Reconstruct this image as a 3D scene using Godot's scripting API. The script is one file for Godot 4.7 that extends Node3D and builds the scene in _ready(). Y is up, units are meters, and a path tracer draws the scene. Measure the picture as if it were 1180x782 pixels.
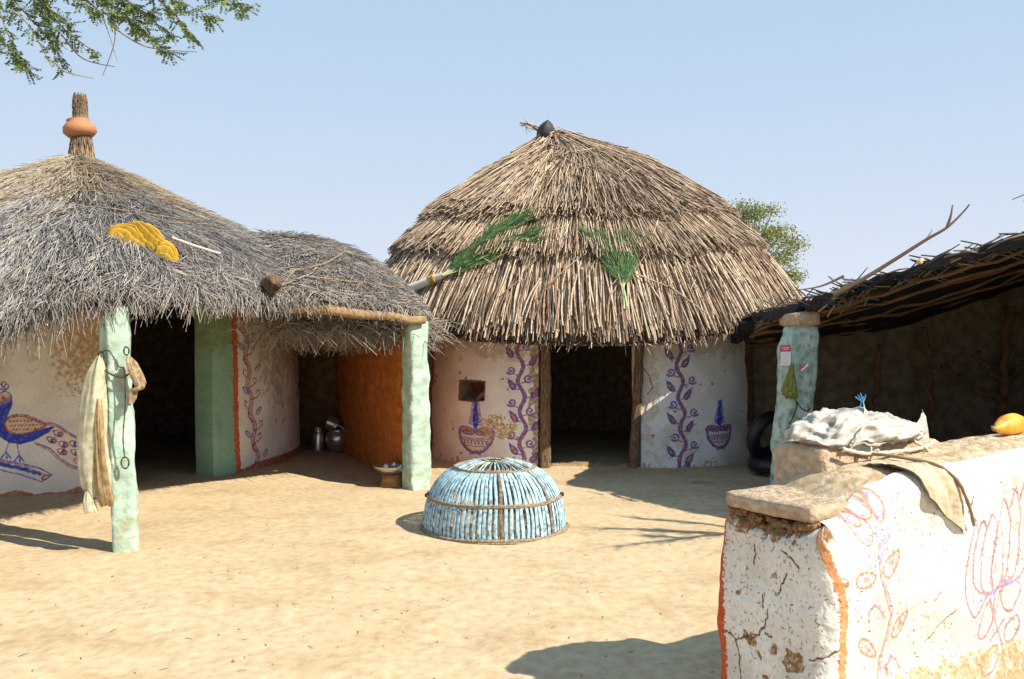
extends Node3D
# A swept earth courtyard with two thatched round huts, a porch, a shed and a painted mud wall.
# Plan coordinates: x to the right, d away from the viewer (world z = -d), h up, all in metres.

var rng := RandomNumberGenerator.new()
var bump_noise := FastNoiseLite.new()
var used := {}
var C1 := Vector2(-5.45, 10.35)   # left hut axis
var C2 := Vector2(1.08, 12.2)     # middle hut axis
const R1 := 2.65
const R2 := 2.27

class Buf:
	var v := PackedVector3Array()
	var n := PackedVector3Array()
	var c := PackedColorArray()
	var t := PackedVector2Array()
	var i := PackedInt32Array()
	func tube(p: PackedVector3Array, r: PackedFloat32Array, k: int, col: Color, cap := true) -> void:
		var m := p.size()
		var b := v.size()
		for j in m:
			var d := (p[mini(j + 1, m - 1)] - p[maxi(j - 1, 0)]).normalized()
			var a := (Vector3.UP if absf(d.y) < 0.9 else Vector3.RIGHT).cross(d).normalized()
			var e := d.cross(a)
			for q in k:
				var w := TAU * q / k
				var nn := a * cos(w) + e * sin(w)
				v.append(p[j] + nn * r[j])
				n.append(nn)
				c.append(col)
				t.append(Vector2(float(q) / k, float(j) / (m - 1)))
		for j in m - 1:
			for q in k:
				var q2 := (q + 1) % k
				var A := b + j * k + q
				var B := b + j * k + q2
				i.append(A); i.append(A + k); i.append(B)
				i.append(B); i.append(A + k); i.append(B + k)
		if cap:
			for q in range(1, k - 1):
				i.append(b); i.append(b + q); i.append(b + q + 1)
				var z := b + (m - 1) * k
				i.append(z); i.append(z + q + 1); i.append(z + q)
	# rows x cols sheet of points; normals smooth; faces turned away from the point "inside"
	func grid(rows: int, cols: int, p: PackedVector3Array, uv: PackedVector2Array, col: Color, inside: Vector3, closed := false, cols_colors := PackedColorArray(), skip := {}) -> void:
		var b := v.size()
		var f := PackedInt32Array()
		var s := 0.0
		for r in rows - 1:
			for q in cols - 1:
				if skip.has(r * cols + q):
					continue
				var A := r * cols + q
				f.append(A); f.append(A + 1); f.append(A + cols)
				f.append(A + 1); f.append(A + cols + 1); f.append(A + cols)
				s += (p[A + cols] - p[A]).cross(p[A + 1] - p[A]).dot(p[A] - inside)
		var nn := PackedVector3Array()
		nn.resize(p.size())
		for k in range(0, f.size(), 3):
			if s < 0:
				var x := f[k + 1]
				f[k + 1] = f[k + 2]
				f[k + 2] = x
			var g := (p[f[k + 2]] - p[f[k]]).cross(p[f[k + 1]] - p[f[k]])
			nn[f[k]] += g
			nn[f[k + 1]] += g
			nn[f[k + 2]] += g
		if closed:
			for r in rows:
				var z := nn[r * cols] + nn[r * cols + cols - 1]
				nn[r * cols] = z
				nn[r * cols + cols - 1] = z
		for k in p.size():
			v.append(p[k])
			n.append(nn[k].normalized() if nn[k].length() > 1e-12 else Vector3.UP)
			c.append(cols_colors[k] if cols_colors.size() > 0 else col)
			t.append(uv[k] if uv.size() > 0 else Vector2.ZERO)
		for k in f:
			i.append(b + k)
	# rounded, dented box
	func rbox(xf: Transform3D, size: Vector3, seg: Vector3i, rd: float, amp: float, noise: FastNoiseLite, col := Color.WHITE, taper := 1.0) -> void:
		var idx := {}
		var b := v.size()
		var hs := size * 0.5
		var faces := PackedInt32Array()
		for ax in 3:
			var a1 := (ax + 1) % 3
			var a2 := (ax + 2) % 3
			for side in 2:
				for x in seg[a1]:
					for y in seg[a2]:
						var q := PackedInt32Array()
						for o in [[0, 0], [1, 0], [1, 1], [0, 1]]:
							var L := Vector3i.ZERO
							L[ax] = seg[ax] * side
							L[a1] = x + o[0]
							L[a2] = y + o[1]
							if not idx.has(L):
								var p := Vector3(float(L.x) / seg.x - 0.5, float(L.y) / seg.y - 0.5, float(L.z) / seg.z - 0.5) * size
								var lim := hs - Vector3.ONE * rd
								var inn := p.clamp(-lim, lim)
								if (p - inn).length() > 1e-6:
									p = inn + (p - inn).normalized() * rd
								var k := lerpf(1.0, taper, float(L.y) / seg.y)
								p.x *= k
								p.z *= k
								var wp := xf * p
								if noise:
									wp += Vector3(noise.get_noise_3dv(wp * 60.0), noise.get_noise_3dv(wp * 60.0 + Vector3(99, 0, 0)), noise.get_noise_3dv(wp * 60.0 + Vector3(0, 77, 0))) * amp
								idx[L] = v.size()
								v.append(wp)
								n.append(Vector3.ZERO)
								c.append(col)
								t.append(Vector2(p.x + p.z, p.y))
							q.append(idx[L])
						if side == 1:
							for k in [0, 3, 2, 0, 2, 1]:
								faces.append(q[k])
						else:
							for k in [0, 1, 2, 0, 2, 3]:
								faces.append(q[k])
		for k in range(0, faces.size(), 3):
			var g := (v[faces[k + 2]] - v[faces[k]]).cross(v[faces[k + 1]] - v[faces[k]])
			for m in 3:
				n[faces[k + m]] += g
		for k in range(b, v.size()):
			n[k] = n[k].normalized()
		i.append_array(faces)
	func lathe(at: Vector3, prof: PackedVector2Array, k: int, col: Color, amp := 0.0, noise: FastNoiseLite = null, tilt := Basis()) -> void:
		var p := PackedVector3Array()
		var uv := PackedVector2Array()
		for r in prof.size():
			for q in k + 1:
				var w := TAU * q / k
				var z := tilt * Vector3(prof[r].x * cos(w), prof[r].y, prof[r].x * sin(w)) + at
				if noise and q < k:
					z += (tilt * Vector3(cos(w), 0, sin(w))) * noise.get_noise_3dv(z * 50.0) * amp
				if q == k:
					z = p[r * (k + 1)]
				p.append(z)
				uv.append(Vector2(float(q) / k, float(r) / (prof.size() - 1)))
		# outward = away from the axis for the outer wall of the profile
		grid(prof.size(), k + 1, p, uv, col, at + tilt * Vector3(0, prof[0].y * 0.5 + prof[prof.size() - 1].y * 0.5, 0), true)
	func mesh() -> ArrayMesh:
		var a := []
		a.resize(Mesh.ARRAY_MAX)
		a[Mesh.ARRAY_VERTEX] = v
		a[Mesh.ARRAY_NORMAL] = n
		a[Mesh.ARRAY_COLOR] = c
		a[Mesh.ARRAY_TEX_UV] = t
		a[Mesh.ARRAY_INDEX] = i
		var m := ArrayMesh.new()
		m.add_surface_from_arrays(Mesh.PRIMITIVE_TRIANGLES, a)
		return m

class Paint:
	# drawing on a wall surface: metres along (x) and up (y)
	var img: Image
	var w: int
	var h: int
	var x0: float
	var y1: float
	var k: float
	var grain: FastNoiseLite
	func _init(ax: float, bx: float, top: float, px_per_m: float, sd: int) -> void:
		x0 = ax
		y1 = top
		k = px_per_m
		w = int((bx - ax) * k)
		h = int(top * k)
		grain = FastNoiseLite.new()
		grain.seed = sd
		grain.noise_type = FastNoiseLite.TYPE_SIMPLEX
		grain.frequency = 0.07
		grain.fractal_octaves = 2
	func base(a: Color, b: Color, spot: Color, sd: int, spot_level := 0.8) -> void:
		var big := FastNoiseLite.new()
		big.seed = sd
		big.frequency = 2.2 / k
		big.fractal_octaves = 5
		var fine := FastNoiseLite.new()
		fine.seed = sd + 1
		fine.frequency = 34.0 / k
		fine.fractal_octaves = 3
		var g1 := big.get_image(w, h, false, false, true).get_data()
		var g2 := fine.get_image(w, h, false, false, true).get_data()
		var o := PackedByteArray()
		o.resize(w * h * 3)
		var sl := int(spot_level * 255)
		for p in w * h:
			var m := g1[p] / 255.0
			var f := (g2[p] - 128) / 128.0
			var cc := a.lerp(b, clampf((m - 0.5) * 1.8 + 0.5 + f * 0.12, 0, 1))
			if g2[p] > sl:
				cc = cc.lerp(spot, clampf((g2[p] - sl) / 18.0, 0, 0.85))
			var lum := 1.0 + f * 0.045
			o[p * 3] = clampi(int(cc.r * lum * 255), 0, 255)
			o[p * 3 + 1] = clampi(int(cc.g * lum * 255), 0, 255)
			o[p * 3 + 2] = clampi(int(cc.b * lum * 255), 0, 255)
		img = Image.create_from_data(w, h, false, Image.FORMAT_RGB8, o)
	func put(x: int, y: int, col: Color, al: float) -> void:
		if x < 0 or y < 0 or x >= w or y >= h or al <= 0.01:
			return
		img.set_pixel(x, y, img.get_pixel(x, y).lerp(col, minf(al, 1.0)))
	func to(p: Vector2) -> Vector2:
		return Vector2((p.x - x0) * k, (y1 - p.y) * k)
	func line(pts: Array, wd: float, col: Color, al := 0.9, rough := 0.35) -> void:
		for j in pts.size() - 1:
			var a := to(pts[j])
			var b := to(pts[j + 1])
			var r := wd * k * 0.5
			for y in range(int(minf(a.y, b.y) - r - 2), int(maxf(a.y, b.y) + r + 3)):
				for x in range(int(minf(a.x, b.x) - r - 2), int(maxf(a.x, b.x) + r + 3)):
					var q := Vector2(x + 0.5, y + 0.5)
					var d := q.distance_to(Geometry2D.get_closest_point_to_segment(q, a, b))
					var g := grain.get_noise_2d(x, y)
					var e := clampf(r * (1.0 + g * 0.35) - d + 0.5, 0, 1)
					if e > 0:
						put(x, y, col, e * al * clampf(1.0 - rough * (0.25 - g * 0.9), 0.15, 1))
	func fill(pts: Array, col: Color, al := 0.9, rough := 0.5) -> void:
		var poly := PackedVector2Array()
		var lo := Vector2(1e9, 1e9)
		var hi := -lo
		for p in pts:
			var q := to(p)
			poly.append(q)
			lo = lo.min(q)
			hi = hi.max(q)
		for y in range(maxi(0, int(lo.y)), mini(h, int(hi.y) + 2)):
			for x in range(maxi(0, int(lo.x)), mini(w, int(hi.x) + 2)):
				var g := grain.get_noise_2d(x, y)
				if Geometry2D.is_point_in_polygon(Vector2(x + 0.5 + g * 1.2, y + 0.5 + g), poly):
					put(x, y, col, al * clampf(1.0 - rough * (0.25 - g * 0.9), 0.1, 1))
	# patch with a ragged noise outline: exposed mud, stains
	func patch(cx: Vector2, r: Vector2, col: Color, al: float, freq := 9.0, cut := 0.0, sd := 5) -> void:
		var nz := FastNoiseLite.new()
		nz.seed = sd
		nz.frequency = freq / k
		nz.fractal_octaves = 4
		var c := to(cx)
		for y in range(maxi(0, int(c.y - r.y * k)), mini(h, int(c.y + r.y * k))):
			for x in range(maxi(0, int(c.x - r.x * k)), mini(w, int(c.x + r.x * k))):
				var e := Vector2((x - c.x) / (r.x * k), (y - c.y) / (r.y * k)).length()
				var m := 1.0 - e + nz.get_noise_2d(x, y) * 1.3 - cut
				if m > 0:
					put(x, y, col, al * clampf(m * 5.0, 0, 1) * (0.85 + grain.get_noise_2d(x, y) * 0.5))
	func oval(c: Vector2, rx: float, ry: float, rot: float, n := 18, a0 := 0.0, a1 := TAU) -> Array:
		var o := []
		for j in n + 1:
			var a := lerpf(a0, a1, float(j) / n)
			o.append(c + Vector2(cos(a) * rx, sin(a) * ry).rotated(rot))
		return o
	func leaf(c: Vector2, ln: float, wd: float, rot: float) -> Array:
		var o := []
		for j in 15:
			var a := TAU * j / 14.0
			o.append(c + Vector2(cos(a) * ln, sin(a) * wd * (0.35 + 0.65 * absf(sin(a * 0.5)))).rotated(rot))
		return o
	func spiral(c: Vector2, r: float, dir: float, st: float, turns := 1.4) -> Array:
		var o := []
		for j in 22:
			var f := j / 21.0
			var a := st + dir * f * turns * TAU
			o.append(c + Vector2(cos(a), sin(a)) * r * (1.0 - f * 0.85))
		return o

# ---------- helpers ----------
func P(x: float, h: float, d: float) -> Vector3:
	return Vector3(x, h, -d)

func lin(r: float, g: float, b: float) -> Color:
	return Color(r, g, b).linear_to_srgb()

func numbered(called: String) -> String:
	if not used.has(called):
		used[called] = 0
		return called
	used[called] += 1
	return "%s_%03d" % [called, used[called]]

func thing(called: String, label: String, category: String, at := Vector3.ZERO, group := "") -> Node3D:
	var o := Node3D.new()
	o.name = numbered(called)
	add_child(o)
	o.position = at
	o.set_meta("label", label)
	o.set_meta("category", category)
	if group != "":
		o.set_meta("group", group)
	return o

# a mesh built in world coordinates, put under its thing
func part(b: Buf, called: String, m: Material, parent: Node3D, stuff := false) -> MeshInstance3D:
	var o := MeshInstance3D.new()
	o.mesh = b.mesh()
	o.material_override = m
	o.name = called
	parent.add_child(o, true)
	var back := Vector3.ZERO
	var q: Node = parent
	while q != self and q is Node3D:
		back += (q as Node3D).position
		q = q.get_parent()
	o.position = -back
	if stuff:
		o.set_meta("kind", "stuff")
	return o

func single(b: Buf, called: String, m: Material, label: String, category: String, group := "") -> MeshInstance3D:
	var o := part(b, numbered(called), m, self)
	o.set_meta("label", label)
	o.set_meta("category", category)
	if group != "":
		o.set_meta("group", group)
	return o

func ntex(sd: int, freq: float, oct: int, cols: Array, size := 512, kind := FastNoiseLite.TYPE_SIMPLEX_SMOOTH) -> ImageTexture:
	var nz := FastNoiseLite.new()
	nz.seed = sd
	nz.frequency = freq
	nz.fractal_octaves = oct
	nz.noise_type = kind
	var a := nz.get_seamless_image(size, size, false, false, 0.15, true).get_data()
	var lut := PackedByteArray()
	var g := Gradient.new()
	g.offsets = PackedFloat32Array(range(cols.size()).map(func(z): return 0.18 + 0.64 * z / (cols.size() - 1.0)))
	g.colors = PackedColorArray(cols)
	for z in 256:
		var cc := g.sample(z / 255.0)
		lut.append(int(cc.r * 255)); lut.append(int(cc.g * 255)); lut.append(int(cc.b * 255))
	var o := PackedByteArray()
	o.resize(size * size * 3)
	for p in size * size:
		var l := a[p] * 3
		o[p * 3] = lut[l]
		o[p * 3 + 1] = lut[l + 1]
		o[p * 3 + 2] = lut[l + 2]
	return ImageTexture.create_from_image(Image.create_from_data(size, size, false, Image.FORMAT_RGB8, o))

func normtex(sd: int, freq: float, oct: int, strength: float, size := 512, kind := FastNoiseLite.TYPE_SIMPLEX_SMOOTH) -> ImageTexture:
	var nz := FastNoiseLite.new()
	nz.seed = sd
	nz.frequency = freq
	nz.fractal_octaves = oct
	nz.noise_type = kind
	var im := nz.get_seamless_image(size, size, false, false, 0.15, true)
	im.convert(Image.FORMAT_RGBA8)
	im.bump_map_to_normal_map(strength)
	return ImageTexture.create_from_image(im)

func flat(c: Color, rough := 0.9, metal := 0.0) -> StandardMaterial3D:
	var m := StandardMaterial3D.new()
	m.albedo_color = c
	m.roughness = rough
	m.metallic = metal
	return m

func mottled(tex: Texture2D, scale: float, rough: float, nt: Texture2D = null, ns := 1.0) -> StandardMaterial3D:
	var m := StandardMaterial3D.new()
	m.albedo_texture = tex
	m.uv1_triplanar = true
	m.uv1_world_triplanar = true
	m.uv1_scale = Vector3.ONE * scale
	m.roughness = rough
	if nt:
		m.normal_enabled = true
		m.normal_texture = nt
		m.normal_scale = ns
	return m

func vcol(rough := 0.95) -> StandardMaterial3D:
	var m := StandardMaterial3D.new()
	m.vertex_color_use_as_albedo = true
	m.roughness = rough
	return m

func table(x: float, xs: Array, ys: Array) -> float:
	if x <= xs[0]:
		return ys[0]
	for j in xs.size() - 1:
		if x <= xs[j + 1]:
			var f: float = (x - xs[j]) / (xs[j + 1] - xs[j])
			f = f * f * (3 - 2 * f)
			return lerpf(ys[j], ys[j + 1], f)
	return ys[ys.size() - 1]

var gn := FastNoiseLite.new()
# trodden dents: old footprints and scuffs, on a 3 cm lattice over x -5..4, d 2.4..9.6
var dents := PackedFloat32Array()
const DX := 300
const DD := 240
func stamp_dents() -> void:
	dents.resize(DX * DD)
	for j in 130:
		var c := Vector2(rng.randf_range(-4.6, 2.6), rng.randf_range(2.6, 8.6))
		var r := rng.randf() * TAU
		var dep := rng.randf_range(0.002, 0.008)
		var ax := Vector2(rng.randf_range(0.10, 0.16), rng.randf_range(0.05, 0.08)) * (1.0 if j % 4 else 1.6)
		for y in range(-8, 9):
			for x in range(-8, 9):
				var ix := int((c.x + 5.0) / 0.03) + x
				var iy := int((c.y - 2.4) / 0.03) + y
				if ix < 0 or iy < 0 or ix >= DX or iy >= DD:
					continue
				var q := (Vector2(ix * 0.03 - 5.0, iy * 0.03 + 2.4) - c).rotated(r) / ax
				var e := q.length()
				# pressed hollow with a low pushed-up rim
				dents[iy * DX + ix] += -dep * clampf(1.3 - e, 0, 1) + dep * 0.5 * exp(-pow((e - 1.15) / 0.25, 2.0))

func dent(x: float, d: float) -> float:
	var fx := (x + 5.0) / 0.03
	var fy := (d - 2.4) / 0.03
	var ix := int(fx)
	var iy := int(fy)
	if fx < 0 or fy < 0 or ix >= DX - 1 or iy >= DD - 1 or dents.size() == 0:
		return 0.0
	var k := iy * DX + ix
	return lerpf(lerpf(dents[k], dents[k + 1], fx - ix), lerpf(dents[k + DX], dents[k + DX + 1], fx - ix), fy - iy)

func ground_h(x: float, d: float) -> float:
	var e := gn.get_noise_2d(x * 14.0, d * 14.0) * 0.02 + gn.get_noise_2d(x * 60.0 + 300, d * 60.0) * 0.003 + gn.get_noise_2d(x * 160.0 - 300, d * 160.0) * 0.0008
	e += dent(x, d)
	var a := clampf(1.0 - (Vector2(x, d).distance_to(C1) - R1) / 1.3, 0, 1)
	e += a * a * (3 - 2 * a) * 0.08
	var b := clampf(1.0 - (Vector2(x, d).distance_to(C2) - R2) / 0.6, 0, 1)
	e += b * b * 0.015
	return e

# ---------- roofs: a polar surface about an axis, from the tip (t = 0) to the eave (t = 1) ----------
class Roof:
	var c: Vector2
	var top: float
	var prof: Array
	var cum: Array
	var re: Callable
	var he: Callable
	var lean: float
	func _init(cc: Vector2, tp: float, pr: Array, r: Callable, h: Callable, ln := 0.0) -> void:
		c = cc
		top = tp
		prof = pr
		re = r
		he = h
		lean = ln
		cum = [0.0]
		for j in pr.size() - 1:
			cum.append(cum[j] + Vector2((pr[j + 1][0] - pr[j][0]) * 3.1, (pr[j + 1][1] - pr[j][1]) * 2.6).length())
		for j in cum.size():
			cum[j] /= cum[cum.size() - 1] if j < cum.size() - 1 else 1.0
		cum[cum.size() - 1] = 1.0
	func rho(t: float) -> Vector2:
		if t >= 1.0:
			return Vector2(prof[prof.size() - 1][0], prof[prof.size() - 1][1])
		for j in cum.size() - 1:
			if t <= cum[j + 1]:
				var f: float = (t - cum[j]) / maxf(cum[j + 1] - cum[j], 1e-6)
				return Vector2(lerpf(prof[j][0], prof[j + 1][0], f), lerpf(prof[j][1], prof[j + 1][1], f))
		return Vector2.ONE
	func at(phi: float, t: float) -> Vector3:
		var q := rho(t)
		var r: float = re.call(phi)
		var h0: float = he.call(phi)
		var h: float = h0 + (top - h0) * q.y
		var rr := r * q.x
		if t > 1.0:
			rr += (t - 1.0) * 1.1
			h -= (t - 1.0) * 4.2
		var dx := -lean * clampf((h - (top - 0.6)) / 0.6, 0, 1)
		return Vector3(c.x + sin(phi) * rr + dx, h, -(c.y - cos(phi) * rr))
	func normal(phi: float, t: float) -> Vector3:
		var a := at(phi + 0.02, t) - at(phi - 0.02, t)
		var b := at(phi, minf(t + 0.02, 1.0)) - at(phi, maxf(t - 0.02, 0.01))
		var nn := a.cross(b)
		if nn.y < 0:
			nn = -nn
		return nn.normalized()

func roof_shell(rf: Roof, drop: float, steps: int, thick: float) -> Buf:
	var b := Buf.new()
	for lay in 2:
		var p := PackedVector3Array()
		var uv := PackedVector2Array()
		for r in 25:
			for q in steps + 1:
				var phi := TAU * q / steps - PI
				if q == steps:
					phi = -PI
				var t := maxf(r / 24.0, 0.004)
				var z := rf.at(phi, t)
				z.y -= drop + lay * thick * clampf(1.1 - t * 0.95, 0.12, 1)
				p.append(z)
				uv.append(Vector2(q / 12.0, r / 6.0))
		var inside := P(rf.c.x, 0.5, rf.c.y) if lay == 0 else P(rf.c.x, 9.0, rf.c.y)
		b.grid(25, steps + 1, p, uv, Color.WHITE, inside, true)
	return b

# ---------- round walls ----------
func wall_r(phi: float, R: float, e: float) -> float:
	return R / pow(pow(absf(sin(phi)), e) + pow(absf(cos(phi)), e), 1.0 / e)

func wall_pt(c: Vector2, R: float, e: float, s: float, h: float, inn: float) -> Vector3:
	var phi := s / R
	var r := wall_r(phi, R, e) - inn
	r += bump_noise.get_noise_3d(s * 30.0, h * 30.0, R * 50.0) * 0.022 + bump_noise.get_noise_3d(s * 120.0, h * 120.0, 9.0) * 0.006 - 0.05 * h * 0.5 + 0.05
	return P(c.x + sin(phi) * r, h, c.y - cos(phi) * r)

func round_wall(c: Vector2, R: float, e: float, s0: float, s1: float, hmax: float, holes: Array, thick: float, lining: Buf) -> Buf:
	var b := Buf.new()
	var ss := []
	var hh := []
	for j in int((s1 - s0) / 0.06) + 1:
		ss.append(s0 + j * 0.06)
	ss[ss.size() - 1] = s1
	for j in int(hmax / 0.07) + 1:
		hh.append(j * 0.07)
	hh[0] = -0.12
	for o in holes:
		for z in [0, 1]:
			ss = ss.filter(func(a): return absf(a - o[z]) > 0.02)
			ss.append(o[z])
			if o[z + 2] > -0.1:
				hh = hh.filter(func(a): return absf(a - o[z + 2]) > 0.02)
				hh.append(o[z + 2])
	ss.sort()
	hh.sort()
	var cols := ss.size()
	var skip := {}
	for r in hh.size() - 1:
		for q in cols - 1:
			for o in holes:
				if ss[q] > o[0] - 0.01 and ss[q + 1] < o[1] + 0.01 and hh[r] > o[2] - 0.13 and hh[r + 1] < o[3] + 0.01 and hh[r + 1] > o[2] + 0.01:
					skip[r * cols + q] = true
	for lay in 2:
		var p := PackedVector3Array()
		var uv := PackedVector2Array()
		for r in hh.size():
			for q in cols:
				p.append(wall_pt(c, R, e, ss[q], hh[r], thick * lay))
				uv.append(Vector2((ss[q] - s0) / (s1 - s0), 1.0 - maxf(hh[r], 0.0) / hmax))
		(b if lay == 0 else lining).grid(hh.size(), cols, p, uv, Color.WHITE, P(c.x, 1.0, c.y) if lay == 0 else P(c.x - sin((s0 + s1) * 0.5 / R) * -30.0, 1.0, c.y - cos((s0 + s1) * 0.5 / R) * 30.0), false, PackedColorArray(), skip)
	for o in holes:
		# the reveals
		for side in 2:
			var p := PackedVector3Array()
			var uv := PackedVector2Array()
			for r in 9:
				var h := lerpf(maxf(o[2], -0.12), o[3], r / 8.0)
				for z in 3:
					p.append(wall_pt(c, R, e, o[side], h, thick * z / 2.0))
					uv.append(Vector2((o[side] - s0) / (s1 - s0) + z * 0.01, 1.0 - maxf(h, 0.0) / hmax))
			var mid := (wall_pt(c, R, e, o[side], 1.0, 0) - wall_pt(c, R, e, (o[0] + o[1]) * 0.5, 1.0, 0)) * 3.0
			b.grid(9, 3, p, uv, Color.WHITE, p[4] + mid)
		for side in 2:
			if o[2 + side] < 0:
				continue
			var p := PackedVector3Array()
			var uv := PackedVector2Array()
			for r in 7:
				var s := lerpf(o[0], o[1], r / 6.0)
				for z in 3:
					p.append(wall_pt(c, R, e, s, o[2 + side], thick * z / 2.0))
					uv.append(Vector2((s - s0) / (s1 - s0), 1.0 - o[2 + side] / hmax + z * 0.01))
			b.grid(7, 3, p, uv, Color.WHITE, p[4] + Vector3(0, 2.0 if side == 1 else -2.0, 0))
	return b

# a bent strand that follows a roof
func strand(b: Buf, rf: Roof, phi: float, t: float, ln: float, dphi: float, r: float, o0: float, o1: float, col: Color, k := 3, seg := 2) -> void:
	var p := PackedVector3Array()
	var rad := PackedFloat32Array()
	var nn := rf.normal(phi, minf(t, 0.97))
	for j in seg + 1:
		var f := float(j) / seg
		p.append(rf.at(phi + dphi * f, t + ln * f) + nn * lerpf(o0, o1, f))
		rad.append(r * lerpf(1.0, 0.55, f))
	b.tube(p, rad, k, col, true)

func jit(c: Color, a: float) -> Color:
	var k := 1.0 + rng.randf_range(-a, a)
	return Color(c.r * k, c.g * k * (1 + rng.randf_range(-0.04, 0.04)), c.b * k * (1 + rng.randf_range(-0.06, 0.06)))

func rope(b: Buf, pts: Array, r: float, col: Color, k := 5) -> void:
	var p := PackedVector3Array(pts)
	var rad := PackedFloat32Array()
	for j in p.size():
		rad.append(r * (1.0 + 0.18 * sin(j * 2.3)))
	b.tube(p, rad, k, col)

func curve(pts: Array, n: int) -> Array:
	var o := []
	for j in pts.size() - 1:
		var a: Vector3 = pts[maxi(j - 1, 0)]
		var b: Vector3 = pts[j]
		var c: Vector3 = pts[j + 1]
		var d: Vector3 = pts[mini(j + 2, pts.size() - 1)]
		for q in n:
			o.append(b.cubic_interpolate(c, a, d, float(q) / n))
	o.append(pts[pts.size() - 1])
	return o

# ---------- shared materials ----------
var M := {}
var roof_c: Roof
var roof_l: Roof
var roof_p: Roof

func make_materials() -> void:
	var mud_n := normtex(11, 0.035, 5, 5.0)
	var fine_n := normtex(12, 0.09, 4, 4.0)
	M.mud_n = mud_n
	M.fine_n = fine_n
	M.mud = mottled(ntex(21, 0.012, 5, [Color(0.50, 0.41, 0.30), Color(0.58, 0.49, 0.37), Color(0.66, 0.57, 0.45)]), 0.9, 0.95, mud_n, 1.0)
	M.dark_mud = mottled(ntex(22, 0.012, 5, [Color(0.38, 0.34, 0.26), Color(0.45, 0.40, 0.32), Color(0.51, 0.46, 0.37)]), 0.8, 0.95, mud_n, 0.8)
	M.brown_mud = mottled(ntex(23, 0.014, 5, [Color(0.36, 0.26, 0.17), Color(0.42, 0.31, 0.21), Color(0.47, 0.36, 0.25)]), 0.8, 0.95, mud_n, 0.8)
	M.ochre = mottled(ntex(24, 0.02, 6, [Color(0.56, 0.29, 0.08), Color(0.66, 0.36, 0.10), Color(0.72, 0.42, 0.14)]), 0.7, 0.9, mud_n, 1.0)
	M.white = mottled(ntex(25, 0.015, 5, [Color(0.72, 0.68, 0.62), Color(0.83, 0.80, 0.75), Color(0.88, 0.86, 0.82)]), 0.9, 0.92, mud_n, 1.0)
	M.mint = mottled(ntex(26, 0.016, 6, [Color(0.62, 0.60, 0.48), Color(0.60, 0.70, 0.63), Color(0.64, 0.74, 0.67), Color(0.67, 0.76, 0.70), Color(0.82, 0.84, 0.78)]), 0.9, 0.8, mud_n, 0.6)
	M.mint2 = mottled(ntex(27, 0.016, 6, [Color(0.45, 0.46, 0.38), Color(0.56, 0.66, 0.62), Color(0.66, 0.74, 0.71), Color(0.75, 0.80, 0.76)]), 1.0, 0.8, mud_n, 0.8)
	M.green_jamb = mottled(ntex(28, 0.014, 6, [Color(0.46, 0.52, 0.38), Color(0.48, 0.62, 0.53), Color(0.53, 0.67, 0.58)]), 0.9, 0.85, mud_n, 1.0)
	M.wood = mottled(ntex(31, 0.02, 5, [Color(0.30, 0.22, 0.15), Color(0.43, 0.34, 0.25), Color(0.55, 0.46, 0.36)]), 2.2, 0.9, fine_n, 1.0)
	(M.wood as StandardMaterial3D).uv1_scale = Vector3(5.0, 0.7, 5.0)
	M.pale_wood = mottled(ntex(32, 0.02, 5, [Color(0.46, 0.36, 0.24), Color(0.58, 0.47, 0.33), Color(0.66, 0.56, 0.42)]), 2.0, 0.9, fine_n, 1.0)
	M.stone = mottled(ntex(33, 0.02, 6, [Color(0.58, 0.49, 0.39), Color(0.69, 0.60, 0.50), Color(0.77, 0.70, 0.61)]), 2.2, 0.9, mud_n, 1.3)
	M.thatch_base = mottled(ntex(34, 0.05, 5, [Color(0.17, 0.13, 0.10), Color(0.26, 0.20, 0.16), Color(0.35, 0.28, 0.22)]), 2.5, 1.0, fine_n, 1.5)
	M.grey_base = mottled(ntex(35, 0.06, 5, [Color(0.22, 0.20, 0.19), Color(0.33, 0.31, 0.29), Color(0.43, 0.40, 0.38)]), 2.5, 1.0, fine_n, 1.5)
	M.clay = mottled(ntex(36, 0.03, 5, [Color(0.58, 0.38, 0.25), Color(0.68, 0.46, 0.32), Color(0.75, 0.54, 0.40)]), 4.0, 0.8, fine_n, 0.6)
	M.black_pot = mottled(ntex(37, 0.03, 5, [Color(0.11, 0.11, 0.13), Color(0.19, 0.19, 0.21), Color(0.28, 0.27, 0.28)]), 5.0, 0.7, fine_n, 0.5)
	M.vc = vcol()
	M.leaf = vcol(0.6)
	(M.leaf as StandardMaterial3D).backlight = Color(0.4, 0.5, 0.2)
	M.rope = flat(Color(0.54, 0.46, 0.35), 0.95)
	M.dark_rope = flat(Color(0.22, 0.19, 0.17), 0.95)
	M.metal = flat(Color(0.72, 0.71, 0.70), 0.28, 0.9)
	M.iron = flat(Color(0.30, 0.26, 0.23), 0.6, 0.4)
	M.rubber = flat(Color(0.09, 0.09, 0.10), 0.45)

func painted(pt: Paint) -> StandardMaterial3D:
	var m := StandardMaterial3D.new()
	m.albedo_texture = ImageTexture.create_from_image(pt.img)
	m.roughness = 0.93
	return m

# ---------- wall paintings ----------
var BLUE := Color(0.17, 0.23, 0.70)
var PURPLE := Color(0.47, 0.38, 0.66)
var RUST := Color(0.66, 0.31, 0.23)
var ORANGE := Color(0.74, 0.30, 0.13)

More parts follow.
